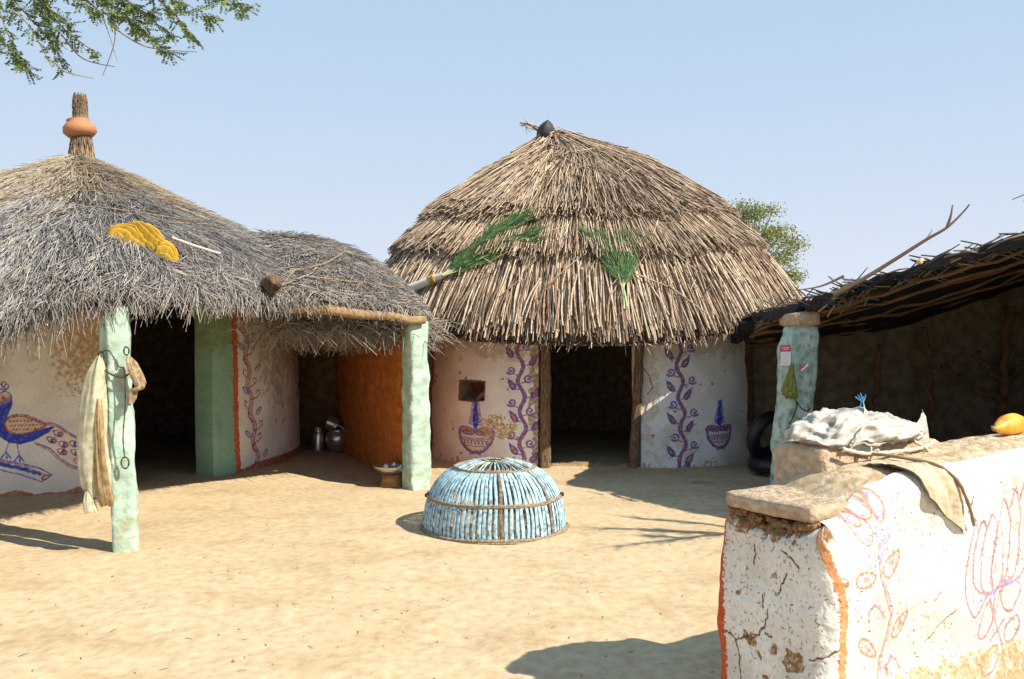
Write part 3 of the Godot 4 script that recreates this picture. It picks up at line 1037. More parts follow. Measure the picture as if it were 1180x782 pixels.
# ---------- left hut ----------
func build_left_hut() -> void:
	var t := thing("round_hut", "round mud hut with grey grass thatch and painted peacock wall", "hut", P(C1.x, 0, C1.y))
	var ln_ := Buf.new()
	part(round_wall(C1, R1, 2.0, 0.0, 5.0, 2.45, [[1.72, 2.60, -0.2, 1.95]], 0.3, ln_), "painted_wall", painted(paint_left()), t)
	part(round_wall(C1, R1, 2.0, 5.0, TAU * R1, 2.45, [], 0.3, ln_), "rear_wall", M.mud, t)
	part(ln_, "inner_wall", M.mud, t)
	roof_l = Roof.new(Vector2(-5.35, 10.1), 3.80, [[0.0, 1.0], [0.1, 0.91], [0.2, 0.825], [0.306, 0.735], [0.42, 0.62], [0.544, 0.51], [0.64, 0.42], [0.76, 0.31], [0.87, 0.19], [0.95, 0.08], [1.0, -0.03]],
		func(a): return table(rad_to_deg(wrapf(a, -PI, PI)), [-180, -60, 0, 21, 32, 51, 65, 90, 180], [3.4, 3.8, 4.2, 4.45, 4.75, 4.4, 3.9, 3.4, 3.4]),
		func(a): return table(rad_to_deg(wrapf(a, -PI, PI)), [-180, -60, 0, 18, 31, 51, 90, 180], [1.7, 1.60, 1.56, 1.68, 1.92, 1.95, 1.90, 1.7]))
	var rf := part(roof_shell(roof_l, 0.03, 72, 0.26), "roof", M.grey_base, t)
	rf.set_meta("label", "shaggy grey grass thatch with tan top and rope bindings")
	var b := Buf.new()
	var cl := FastNoiseLite.new()
	cl.seed = 5
	cl.frequency = 0.35
	for j in 56000:
		var phi := deg_to_rad(rng.randf_range(-25, 122))
		var tt := sqrt(rng.randf_range(0.0, 1.0)) * 1.0
		var big := cl.get_noise_2d(phi * 9.0, tt * 9.0)
		var grey := jit(Color(0.325, 0.30, 0.285), 0.45)
		var tan_ := jit(Color(0.46, 0.36, 0.235), 0.35)
		var mixv := clampf((0.52 - tt) * 4.5 + big * 1.3 + rng.randf_range(-0.5, 0.5), 0, 1)
		var col := grey.lerp(tan_, mixv)
		if rng.randf() < 0.06:
			col = jit(Color(0.50, 0.42, 0.30), 0.2)
		elif rng.randf() < 0.12:
			col = jit(Color(0.10, 0.085, 0.08), 0.3)
		var lift := 0.02 + rng.randf() * 0.05
		var ln := rng.randf_range(0.035, 0.13)
		var spread := (rng.randfn() * 0.06 + cl.get_noise_2d(phi * 40.0 + 90.0, tt * 34.0) * 0.16) * (0.6 if tt < 0.5 else 1.0)
		var clump := cl.get_noise_2d(phi * 55.0 - 40.0, tt * 22.0 + 70.0)
		if tt > 0.88:
			ln *= 0.45
		strand(b, roof_l, phi, tt, ln, spread * (0.4 / maxf(tt, 0.25)) * 0.55, rng.randf_range(0.0018, 0.0046), lift - 0.02 + clump * 0.03, lift + clump * 0.05 + rng.randf_range(-0.02, 0.04), col.darkened(clampf(-clump * 0.6, 0.0, 0.35)) if clump < 0 else col.lightened(clampf(clump * 0.3, 0, 0.15)))
	# the ragged fringe
	for j in 9000:
		var phi := deg_to_rad(rng.randf_range(-20, 112))
		var k := clampf((34.0 - rad_to_deg(phi)) / 14.0, 0, 1)
		strand(b, roof_l, phi, rng.randf_range(0.93, 1.0) + 0.03 * cl.get_noise_2d(phi * 60, 4.0), rng.randf_range(0.012, 0.045) + k * rng.randf() * 0.07, rng.randf_range(-0.02, 0.02), rng.randf_range(0.0024, 0.005), rng.randf_range(-0.06, 0.06), rng.randf_range(-0.09, 0.05), jit(Color(0.30, 0.265, 0.235), 0.5))
	part(b, "thatch", M.vc, rf, true)
	# rope rings and twigs bound over the grass
	for a in [[0.14, 0.012], [0.22, 0.010], [0.31, 0.012], [0.42, 0.011], [0.55, 0.012], [0.63, 0.010]]:
		var pts := []
		for j in 90:
			var phi := deg_to_rad(-40 + j * 2.0)
			var q: float = a[0] + 0.012 * sin(phi * 7.0 + a[0] * 40.0) + 0.01 * sin(phi * 2.0 + a[0] * 9)
			pts.append(roof_l.at(phi, q) + roof_l.normal(phi, q) * 0.045)
		var r := Buf.new()
		rope(r, pts, a[1], Color.WHITE, 5)
		part(r, "binding_rope", M.dark_rope if a[0] > 0.5 else M.rope, rf)
	for a in [[40, 0.70, 66, 0.62], [44, 0.74, 64, 0.66], [20, 0.60, 44, 0.66], [50, 0.62, 70, 0.70], [10, 0.46, 40, 0.50]]:
		var pts := []
		for j in 12:
			var f := j / 11.0
			var phi := deg_to_rad(lerpf(a[0], a[2], f))
			var q := lerpf(a[1], a[3], f)
			pts.append(roof_l.at(phi, q) + roof_l.normal(phi, q) * 0.07)
		var r := Buf.new()
		rope(r, pts, 0.006, Color.WHITE, 4)
		part(r, "tying_twig", M.rope, rf)
	# finial: a stake wrapped in straw, with a dark collar
	var fin := Buf.new()
	var apex := P(-5.27, 3.74, 10.1)
	var tip := P(-5.30, 4.53, 10.1)
	fin.tube([apex - Vector3(0, 0.1, 0), apex, apex.lerp(tip, 0.25), apex.lerp(tip, 0.6), tip], [0.17, 0.14, 0.105, 0.09, 0.06], 12, Color(0.20, 0.14, 0.10))
	for j in 1500:
		var a := rng.randf() * TAU
		var f := pow(rng.randf(), 0.8)
		var r0 := lerpf(0.15, 0.066, clampf(f * 1.5, 0, 1))
		var q := apex.lerp(tip, f) + Vector3(cos(a), 0, sin(a)) * r0
		var e := Vector3(cos(a + rng.randf_range(-1, 1)) * 0.02, -rng.randf_range(0.04, 0.10), sin(a) * 0.02)
		fin.tube([q + Vector3(0, 0.03, 0), q + e], [0.005, 0.003], 3, jit(Color(0.36, 0.26, 0.17) if f < 0.2 else Color(0.20, 0.135, 0.09), 0.5))
	part(fin, "finial", M.vc, t)
	var col := Buf.new()
	var ring := []
	for j in 25:
		var a := TAU * j / 24.0
		ring.append(P(-5.27 + cos(a) * 0.22, 3.70 + 0.012 * sin(j * 1.7), 10.1 + sin(a) * 0.22))
	rope(col, ring, 0.035, Color.WHITE, 7)
	part(col, "collar", M.dark_rope, t)
	# posts and beam that carry the front of the roof
	var po := post(P(-2.845, -0.05, 6.08), P(-2.93, 1.80, 6.10), Vector2(0.175, 0.14), 0.35, Vector3i(6, 40, 5), M.mint, "roof_post", t, 0.022, 0.93)
	var pr := post(P(-3.02, 1.35, 6.10), P(-3.02, 1.78, 6.12), Vector2(0.07, 0.08), 0.2, Vector3i(3, 10, 3), M.mint, "fork_prong", po, 0.02)
	pr.position = Vector3.ZERO
	log_between(P(-3.15, 1.83, 5.98), P(-2.0, 1.90, 7.35), 0.05, 0.05, M.pale_wood, "beam", t)
	log_between(P(-2.93, 1.93, 6.2), P(-4.2, 2.35, 8.2), 0.05, 0.05, M.wood, "rafter", t)
	log_between(P(-2.2, 1.95, 7.2), P(-3.6, 2.4, 9.4), 0.05, 0.05, M.wood, "rafter", t)
	# eyelets and wire on the post belong to the post
	var wr := Buf.new()
	for a in [[-2.99, 1.43, 5.99, 0.035], [-2.80, 1.47, 5.98, 0.03], [-2.805, 0.66, 5.97, 0.042]]:
		var pts := []
		for j in 13:
			var w := TAU * j / 12.0
			pts.append(P(a[0] + cos(w) * a[3] * 0.75, a[1] + sin(w) * a[3], a[2] - 0.006 * cos(w)))
		rope(wr, pts, 0.006, Color.WHITE, 5)
	rope(wr, curve([P(-2.99, 1.46, 5.985), P(-2.92, 1.47, 5.97), P(-2.85, 1.36, 5.965), P(-2.81, 1.33, 5.965), P(-2.80, 1.1, 5.962), P(-2.815, 0.85, 5.96), P(-2.805, 0.70, 5.965)], 6), 0.005, Color.WHITE, 4)
	rope(wr, curve([P(-2.98, 1.34, 5.99), P(-2.90, 1.30, 5.965), P(-2.82, 1.28, 5.965), P(-2.77, 1.32, 6.0)], 6), 0.007, Color.WHITE, 4)
	var wi := part(wr, "wire_hook", M.iron, po)
	wi.position = Vector3.ZERO

# ---------- porch between the huts ----------
func build_porch() -> void:
	var t := thing("thatched_porch", "low grass-thatched porch with orange wall between the two huts", "porch", P(-1.9, 0, 9.0))
	roof_p = Roof.new(Vector2(-2.75, 9.85), 2.72, [[0.0, 1.0], [0.25, 0.95], [0.45, 0.83], [0.62, 0.66], [0.78, 0.42], [0.9, 0.2], [1.0, -0.02]],
		func(a): return table(rad_to_deg(wrapf(a, -PI, PI)), [-180, -60, 0, 15, 34, 59, 75, 90, 180], [1.5, 2.0, 2.6, 2.72, 2.3, 2.1, 1.65, 1.4, 1.4]),
		func(a): return table(rad_to_deg(wrapf(a, -PI, PI)), [-180, -60, 0, 15, 59, 90, 180], [1.9, 1.9, 1.96, 1.96, 1.83, 1.85, 1.9]))
	var rf := part(roof_shell(roof_p, 0.03, 60, 0.22), "roof", M.grey_base, t)
	var b := Buf.new()
	for j in 17000:
		var phi := deg_to_rad(rng.randf_range(-30, 125))
		var tt := sqrt(rng.randf())
		var col := jit(Color(0.285, 0.26, 0.245), 0.45)
		if rng.randf() < 0.1:
			col = jit(Color(0.46, 0.37, 0.26), 0.25)
		elif rng.randf() < 0.12:
			col = jit(Color(0.10, 0.085, 0.08), 0.3)
		var lift := 0.02 + rng.randf() * 0.05
		strand(b, roof_p, phi, tt, rng.randf_range(0.07, 0.17) * (0.3 if tt > 0.86 else 1.0), rng.randf_range(-0.16, 0.16) / maxf(tt, 0.4) * 0.5, rng.randf_range(0.0028, 0.0055), lift - 0.02, lift + rng.randf_range(-0.02, 0.05), col)
	for j in 2600:
		strand(b, roof_p, deg_to_rad(rng.randf_range(5, 100)), rng.randf_range(0.92, 1.0), rng.randf_range(0.012, 0.045), rng.randf_range(-0.05, 0.05), rng.randf_range(0.0026, 0.005), rng.randf_range(-0.05, 0.06), rng.randf_range(-0.08, 0.05), jit(Color(0.28, 0.24, 0.20), 0.5))
	part(b, "thatch", M.vc, rf, true)
	# loose grass hanging under the roof
	var u := Buf.new()
	for j in 2600:
		var f := rng.randf()
		var base := P(lerpf(-2.3, -1.05, f) + rng.randf_range(-0.3, 0.3), rng.randf_range(1.62, 1.85) - f * 0.06, lerpf(8.0, 8.95, f) + rng.randf_range(-0.25, 0.7))
		var e := Vector3(rng.randf_range(-0.28, 0.28), rng.randf_range(-0.24, 0.06), rng.randf_range(-0.2, 0.2))
		u.tube([base, base + e * 0.5 + Vector3(0, 0.03, 0), base + e], [0.005, 0.0045, 0.003], 3, jit(Color(0.26, 0.225, 0.19), 0.5))
	part(u, "hanging_grass", M.vc, rf, true)
	for a in [[P(-2.02, 2.02, 7.22), 14.0, 0.62, 70.0, 0.80], [P(-2.02, 2.02, 7.22), 12.0, 0.6, 52.0, 0.36]]:
		var pts := [a[0]]
		for j in 10:
			var f := (j + 1) / 10.0
			var phi := deg_to_rad(lerpf(14.0, a[3], f))
			var q := lerpf(0.9, a[4], f)
			pts.append(roof_p.at(phi, q) + roof_p.normal(phi, q) * 0.075)
		var r := Buf.new()
		rope(r, pts, 0.009, Color.WHITE, 5)
		part(r, "binding_rope", M.rope, rf)
	log_between(P(-2.12, 1.86, 7.18), P(-0.92, 1.735, 8.52), 0.05, 0.045, M.pale_wood, "beam", t, 0.02)
	var lg := log_between(P(-2.04, 2.03, 7.02), P(-2.9, 2.1, 8.8), 0.085, 0.08, M.wood, "log_end", t)
	lg.set_meta("label", "dark sawn log end above the beam")
	post(P(-1.0, -0.05, 8.62), P(-1.02, 1.74, 8.62), Vector2(0.235, 0.235), 0.62, Vector3i(7, 44, 7), M.mint, "porch_post", t, 0.03, 0.95)
	# ochre side wall and dark back wall
	var w := Buf.new()
	w.rbox(Transform3D(Basis(Vector3.UP, atan2(2.72, -1.25)), P(-1.72, 0.85, 10.15)), Vector3(3.0, 1.9, 0.22), Vector3i(24, 20, 3), 0.04, 0.05, bump_noise)
	part(w, "side_wall", M.ochre, t)
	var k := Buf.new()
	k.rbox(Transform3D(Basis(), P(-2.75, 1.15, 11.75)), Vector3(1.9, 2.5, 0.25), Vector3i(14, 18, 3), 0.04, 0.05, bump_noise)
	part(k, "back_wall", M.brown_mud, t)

# ---------- middle hut ----------
func build_middle_hut() -> void:
	var t := thing("round_hut", "round white hut with brown reed-stalk roof and wooden-framed doorway", "hut", P(C2.x, 0, C2.y))
	var ed := 2.8
	var ln_ := Buf.new()
	part(round_wall(C2, R2, ed, -2.95, 2.75, 2.6, [[-0.74, 0.46, -0.2, 1.72], [-1.70, -1.37, 0.80, 1.03]], 0.3, ln_), "painted_wall", painted(paint_middle()), t)
	part(round_wall(C2, R2, ed, 2.75, TAU * R2 - 2.95, 2.6, [], 0.3, ln_), "rear_wall", M.mud, t)
	part(ln_, "inner_wall", M.mud, t)
	# doorway: two weathered jambs, a lintel, a sill
	for a in [[-0.66, -0.66, 0.13], [0.365, 0.475, 0.10]]:
		var p0 := wall_pt(C2, R2, ed, a[0], 0.0, 0.02)
		var p1 := wall_pt(C2, R2, ed, a[1], 1.7, 0.02)
		post(Vector3(p0.x, -0.06, p0.z), p1, Vector2(a[2], 0.14), 0.0, Vector3i(4, 30, 4), M.wood, "door_jamb", t, 0.015, 0.98)
	log_between(P(0.28, 1.72, 10.02), P(1.7, 1.74, 10.02), 0.07, 0.07, M.wood, "lintel", t)
	var sb := Buf.new()
	sb.rbox(Transform3D(Basis(), P(0.95, 0.0, 10.12)), Vector3(1.05, 0.09, 0.28), Vector3i(12, 2, 4), 0.03, 0.02, bump_noise)
	part(sb, "door_sill", M.mud, t)
	# small wall niche with its back
	var nb := Buf.new()
	var nc := wall_pt(C2, R2, ed, -1.53, 0.92, 0.24)
	nb.rbox(Transform3D(Basis(Vector3.UP, -1.53 / R2), nc), Vector3(0.5, 0.4, 0.05), Vector3i(5, 4, 1), 0.01, 0.02, bump_noise)
	part(nb, "niche_back", M.brown_mud, t)
	var ns := Buf.new()
	var np := wall_pt(C2, R2, ed, -1.50, 0.845, 0.13)
	ns.rbox(Transform3D(Basis.from_euler(Vector3(0.2, -0.6, 0.35)), np), Vector3(0.24, 0.07, 0.14), Vector3i(9, 4, 6), 0.03, 0.06, bump_noise)
	single(ns, "folded_rag", flat(Color(0.48, 0.46, 0.44), 0.95), "grey folded rag stuffed in the white hut's wall niche", "rag")
	roof_c = Roof.new(Vector2(0.92, 12.1), 4.66, [[0.0, 1.0], [0.03, 0.955], [0.105, 0.905], [0.2, 0.845], [0.29, 0.79], [0.375, 0.735], [0.46, 0.67], [0.55, 0.59], [0.637, 0.504], [0.71, 0.42], [0.785, 0.33], [0.853, 0.246], [0.928, 0.13], [1.0, 0.0]],
		func(a): return 2.88 + 0.26 * pow(sin(a), 2.0) + 0.03 * sin(a * 5.0) + 0.02 * sin(a * 11.0 + 1.0),
		func(a): return 1.56 + 0.46 * pow(sin(a), 2.0) + 0.02 * sin(a * 6.0 + 2.0) + 0.03 * sin(a), 0.36)
	var rf := part(roof_shell(roof_c, 0.05, 84, 0.3), "roof", M.thatch_base, t)
	rf.set_meta("label", "domed roof of brown reed stalks laid in three tiers")
	var b := Buf.new()
	var tone := func() -> Color:
		var z := rng.randf()
		if z < 0.40:
			return jit(Color(0.44, 0.33, 0.23), 0.25)
		if z < 0.66:
			return jit(Color(0.27, 0.185, 0.125), 0.35)
		if z < 0.80:
			return jit(Color(0.55, 0.45, 0.34), 0.15)
		return jit(Color(0.10, 0.07, 0.055), 0.35)
	# tier edges, as fractions of the slope
	var e1 := 0.63
	var e2 := 0.765
	for j in 7600:   # bottom tier
		var phi := deg_to_rad(rng.randf_range(-128, 128))
		var lay := rng.randf()
		var en_ := 1.0 + rng.randf_range(-0.055, 0.028) - (1.0 - lay) * 0.03 + 0.012 * sin(phi * 23.0)
		var st := e2 - 0.09 + rng.randf_range(-0.04, 0.12)
		strand(b, roof_c, phi, st, en_ - st, rng.randfn() * 0.03, rng.randf_range(0.005, 0.0115), -0.03 + lay * 0.06, -0.025 + lay * 0.10, tone.call(), 4, 3)
	for j in 5600:   # middle tier
		var phi := deg_to_rad(rng.randf_range(-128, 128))
		var lay := rng.randf()
		var en_ := e2 + rng.randf_range(-0.05, 0.025) + 0.012 * sin(phi * 17.0)
		var st := e1 - 0.08 + rng.randf_range(-0.03, 0.08)
		strand(b, roof_c, phi, st, en_ - st, rng.randfn() * 0.035, rng.randf_range(0.005, 0.011), 0.0 + lay * 0.06, 0.07 + lay * 0.11, tone.call(), 4, 2)
	for j in 7600:   # top tier, in short overlapping lengths up to the tip
		var phi := deg_to_rad(rng.randf_range(-130, 130))
		var lay := rng.randf()
		var st := sqrt(rng.randf()) * (e1 - 0.02)
		var en_ := minf(st + rng.randf_range(0.10, 0.26), e1 + rng.randf_range(-0.045, 0.02) + 0.012 * sin(phi * 15.0))
		if en_ - st < 0.03:
			continue
		strand(b, roof_c, phi, st, en_ - st, rng.randf_range(-0.06, 0.06) * minf(0.5 / maxf(st, 0.1), 2.5), rng.randf_range(0.005, 0.0105), 0.03 + lay * 0.05, (0.06 if en_ < e1 - 0.06 else 0.12) + lay * 0.10, tone.call(), 4, 2)
	# broken stalks lying askew
	for j in 420:
		var phi := deg_to_rad(rng.randf_range(-110, 110))
		var st := rng.randf_range(0.05, 0.9)
		strand(b, roof_c, phi, st, rng.randf_range(0.02, 0.14), rng.randf_range(-0.3, 0.3) * minf(0.4 / st, 2.0), rng.randf_range(0.005, 0.009), 0.10, rng.randf_range(0.08, 0.16), tone.call(), 4, 2)
	# dark litter of broken ends under the tier edges and under the eave
	for j in 2600:
		var phi := deg_to_rad(rng.randf_range(-110, 110))
		var st: float = [e1 + 0.01, e2 + 0.01, 0.99][j % 3] + rng.randf_range(-0.02, 0.03)
		strand(b, roof_c, phi, st, rng.randf_range(0.01, 0.03), rng.randfn() * 0.015, rng.randf_range(0.004, 0.008), -0.03, rng.randf_range(-0.05, 0.03), tone.call(), 3, 1)
	part(b, "thatch", M.vc, rf, true)
	# the proudest stalks of the bottom tier one by one
	var pals := []
	for c in [Color(0.74, 0.65, 0.54), Color(0.62, 0.52, 0.42), Color(0.46, 0.36, 0.28), Color(0.78, 0.71, 0.61)]:
		pals.append(mottled(ntex(61 + pals.size(), 0.05, 4, [c.darkened(0.35), c, c.lightened(0.12)], 128), 3.0, 0.8))
	var meshes := []
	for k in 4:
		var s := Buf.new()
		var pp := PackedVector3Array()
		var rr := PackedFloat32Array()
		for j in 7:
			var f := j / 6.0
			pp.append(Vector3(0.010 * sin(f * 5.0 + k), 0.018 * sin(f * PI), f))
			rr.append((0.0125 if j % 2 == 0 else 0.0108) * lerpf(1.0, 0.85, f))
		s.tube(pp, rr, 5, Color.WHITE)
		meshes.append(s.mesh())
	var back := -P(C2.x, 0, C2.y) - rf.position
	for j in 300:
		var phi := deg_to_rad(lerpf(-78, 80, (j + rng.randf()) / 300.0))
		var st := e2 + 0.01 + rng.randf_range(-0.02, 0.10)
		var en_ := 1.0 + rng.randf_range(-0.05, 0.03)
		var nn := roof_c.normal(phi, 0.9)
		var a := roof_c.at(phi, st) + nn * rng.randf_range(0.05, 0.075)
		var z := roof_c.at(phi + rng.randfn() * 0.022, en_) + nn * rng.randf_range(0.07, 0.10)
		var s := MeshInstance3D.new()
		s.mesh = meshes[j % 4]
		s.material_override = pals[rng.randi() % 4]
		s.name = "reed_stalk"
		rf.add_child(s, true)
		var dir := z - a
		var fw := dir.normalized()
		var sx := nn.cross(fw).normalized()
		var up := fw.cross(sx)
		# the roof bulges: lift the stalk's middle with its own bow
		s.transform = Transform3D(Basis(sx, up * 1.0, dir), a + back)
	# tip: twisted stalks leaning over
	var tp := Buf.new()
	var q0 := P(0.86, 4.38, 12.0)
	var q1 := P(0.10, 4.72, 11.9)
	for j in 420:
		var a := rng.randf() * TAU
		var r0 := rng.randf_range(0.03, 0.20)
		var f0 := rng.randf_range(0.0, 0.35)
		var f1 := minf(f0 + rng.randf_range(0.2, 0.45), rng.randf_range(0.62, 0.86))
		var w := Vector3(0, cos(a), sin(a))
		tp.tube([q0.lerp(q1, f0) + w * r0 * (1 - f0), q0.lerp(q1, (f0 + f1) * 0.5) + w * r0 * (0.8 - f0) * 0.6, q0.lerp(q1, f1) + w * 0.028], [0.010, 0.009, 0.006], 4, tone.call())
	for j in 7:
		tp.tube([q0.lerp(q1, 0.55), q0.lerp(q1, 0.8) + Vector3(0, rng.randf_range(-0.02, 0.02), rng.randf_range(-0.02, 0.02)), q0.lerp(q1, rng.randf_range(0.86, 1.0)) + Vector3(0, rng.randf_range(-0.08, 0.05), rng.randf_range(-0.05, 0.05))], [0.018, 0.013, 0.006], 4, jit(Color(0.42, 0.33, 0.22), 0.3))
	for j in 3:
		tp.tube([q0.lerp(q1, 0.86), q0.lerp(q1, 0.9) + Vector3(0.02, -0.06, 0), q0.lerp(q1, 0.84) + Vector3(0.05 * j, -0.16 + 0.03 * j, 0)], [0.010, 0.008, 0.004], 4, jit(Color(0.36, 0.28, 0.2), 0.2))
	part(tp, "finial", M.vc, t)
	log_between(P(3.95, 2.02, 10.9), P(2.75, 1.60, 9.5), 0.045, 0.04, M.pale_wood, "eave_pole", t)

# ---------- shed ----------
var SF := [P(2.25, 1.70, 8.0), P(2.75, 1.83, 7.58), P(3.3, 2.08, 6.95), P(3.9, 2.30, 6.28), P(4.6, 2.50, 5.6), P(5.6, 2.72, 4.9)]
var SB := [P(2.9, 1.50, 11.1), P(4.0, 1.56, 11.1), P(5.2, 1.74, 11.1), P(6.9, 2.32, 11.1), P(8.4, 2.7, 11.1), P(10.4, 2.9, 11.1)]
func shed_pt(a: float, b: float) -> Vector3:
	var j := mini(int(a), 4)
	var f := a - j
	var p: Vector3 = (SF[j] as Vector3).lerp(SF[j + 1], f)
	var q: Vector3 = (SB[j] as Vector3).lerp(SB[j + 1], f)
	var o := p.lerp(q, b)
	o.y += 0.035 * sin(b * 34.0 + a * 1.3) * (0.5 + b) + bump_noise.get_noise_2d(a * 120.0, b * 160.0) * 0.06
	return o

func build_shed() -> void:
	var t := thing("lean_to_shed", "open shed with sagging black sheet roof behind the painted yard wall", "shed", P(4.5, 0, 8.5))
	var b := Buf.new()
	for lay in 2:
		var p := PackedVector3Array()
		for r in 41:
			for q in 61:
				p.append(shed_pt(q * 5.0 / 60.0, r / 40.0) + Vector3(0, 0.05 * lay, 0))
		b.grid(41, 61, p, PackedVector2Array(), Color.WHITE, P(5, 20.0 if lay == 0 else -20.0, 8))
	# the sheet's hem hangs over the front edge
	for lay in 2:
		var p := PackedVector3Array()
		for r in 9:
			for q in 101:
				var a := 0.15 + q * 4.85 / 100.0
				var o := shed_pt(a, 0.0)
				var f := r / 8.0
				p.append(o + Vector3(-0.02, 0.055 - f * (0.085 + 0.05 * bump_noise.get_noise_2d(a * 30.0, 3.0)), 0.02) + Vector3(-0.02, 0, 0.03) * (f * 3.0 * bump_noise.get_noise_2d(a * 140.0, f * 20.0) + (0.3 if lay == 0 else 0.0)))
		b.grid(9, 101, p, PackedVector2Array(), Color.WHITE, P(6, 1, 9) if lay == 0 else P(-6, 1, -9))
	var tarp := mottled(ntex(71, 0.02, 5, [Color(0.035, 0.035, 0.045), Color(0.06, 0.06, 0.075), Color(0.12, 0.11, 0.12)]), 1.2, 0.65)
	var rf := part(b, "sheet_roof", tarp, t)
	for r in [0.05, 0.13, 0.22, 0.33, 0.45, 0.58, 0.72, 0.86]:
		var l := Buf.new()
		var pts := []
		for q in 24:
			pts.append(shed_pt(0.2 + q * 0.2, r + 0.012 * sin(q * 0.9 + r * 30)) - Vector3(0, 0.035, 0))
		rope(l, pts, 0.018, Color.WHITE, 6)
		part(l, "roof_pole", M.brown_mud, rf)
	# brush and sticks lying along the front edge, under the sheet's hem
	var br := Buf.new()
	for j in 420:
		var a := rng.randf_range(0.4, 4.8)
		var q := shed_pt(a, rng.randf_range(-0.012, 0.06)) + Vector3(0, rng.randf_range(0.0, 0.07), 0)
		var e := (shed_pt(a + 0.05, 0.0) - shed_pt(a, 0.0)).normalized() * rng.randf_range(0.08, 0.22) + Vector3(rng.randf_range(-0.03, 0.03), rng.randf_range(-0.02, 0.02), rng.randf_range(-0.03, 0.03))
		br.tube([q - e, q + Vector3(0, 0.01, 0), q + e], [0.006, 0.008, 0.004], 4, jit(Color(0.13, 0.10, 0.08) if rng.randf() < 0.85 else Color(0.34, 0.27, 0.2), 0.4))
	part(br, "brush_edging", M.vc, rf, true)
	# back wall, and an unseen side wall added to keep the sun off it
	var w := Buf.new()
	var p := PackedVector3Array()
	for lay in [11.05, 11.3]:
		p.clear()
		for r in 20:
			for q in 50:
				var a := q * 5.0 / 49.0
				var tp := shed_pt(a, 1.0)
				p.append(Vector3(tp.x - (0.35 if q == 0 else 0.0), lerpf(-0.1, tp.y + 0.04, r / 19.0), -lay + bump_noise.get_noise_2d(q * 12.0, r * 12.0) * 0.04))
		w.grid(20, 50, p, PackedVector2Array(), Color.WHITE, P(5, 1, 30.0 if lay < 11.1 else 0.0))
	part(w, "back_wall", M.dark_mud, t)
	var sw := Buf.new()
	sw.rbox(Transform3D(Basis(Vector3.UP, atan2(6.2, 4.8)), P(8.1, 1.35, 8.0)), Vector3(8.0, 3.0, 0.3), Vector3i(20, 10, 2), 0.05, 0.05, bump_noise)
	part(sw, "side_wall", M.dark_mud, t)
	# pillar of daubed stone at the open corner
	var pi := post(P(2.60, -0.05, 7.72), P(2.69, 1.68, 7.70), Vector2(0.34, 0.24), 0.3, Vector3i(8, 34, 6), M.mint2, "pillar", t, 0.05, 0.86)
	var cs := Buf.new()
	cs.rbox(Transform3D(Basis(Vector3.UP, 0.3), P(2.69, 1.735, 7.70)), Vector3(0.29, 0.13, 0.26), Vector3i(5, 3, 5), 0.025, 0.03, bump_noise)
	part(cs, "capstone", M.stone, t)
	pi.set_meta("label", "pale blue-green pillar at the shed's open corner")
	# forked props against the back wall
	for a in [[P(4.62, 0, 10.6), P(4.72, 1.5, 10.6), 0.05], [P(5.45, 0, 10.7), P(5.40, 1.72, 10.7), 0.045], [P(6.45, 0.0, 10.8), P(6.5, 2.0, 10.8), 0.06], [P(6.4, 0.75, 10.75), P(5.55, 1.25, 10.75), 0.035], [P(6.45, 1.0, 10.75), P(6.0, 1.4, 10.75), 0.03], [P(6.48, 1.05, 10.75), P(7.0, 1.45, 10.75), 0.03]]:
		log_between(a[0], a[1], a[2], a[2] * 0.8, M.brown_mud, "prop_pole", t, 0.06)

# ---------- painted yard wall in the foreground ----------
func yard(s: float, w: float, h: float) -> Vector3:
	return P(1.05 + 0.882 * s - 0.471 * w, h, 2.75 + 0.471 * s + 0.882 * w)

func yard_top(s: float) -> float:
	return table(s, [-0.1, 0.12, 0.35, 0.5, 0.8, 1.2, 2.0, 4.0], [0.905, 0.925, 1.03, 1.06, 1.07, 1.10, 1.13, 1.15])

func yard_skin(s: float, a: float, lift: float) -> Vector3:
	# a < 0 down the long face, a > 0 across the top
	var hh := yard_top(s)
	var r := 0.09
	var o: Vector3
	var z: Vector3
	if a < -0.07:
		o = Vector3(0.0, hh - r + (a + 0.07), 0)
		z = Vector3(-1, 0, 0)
	elif a > 0.07:
		o = Vector3(r + (a - 0.07), hh, 0)
		z = Vector3(0, 1, 0)
	else:
		var g := (a + 0.07) / 0.14 * PI * 0.5
		z = Vector3(-cos(g), sin(g), 0)
		o = Vector3(r, hh - r, 0) + z * r
	o += z * lift
	return yard(s, o.x, o.y)

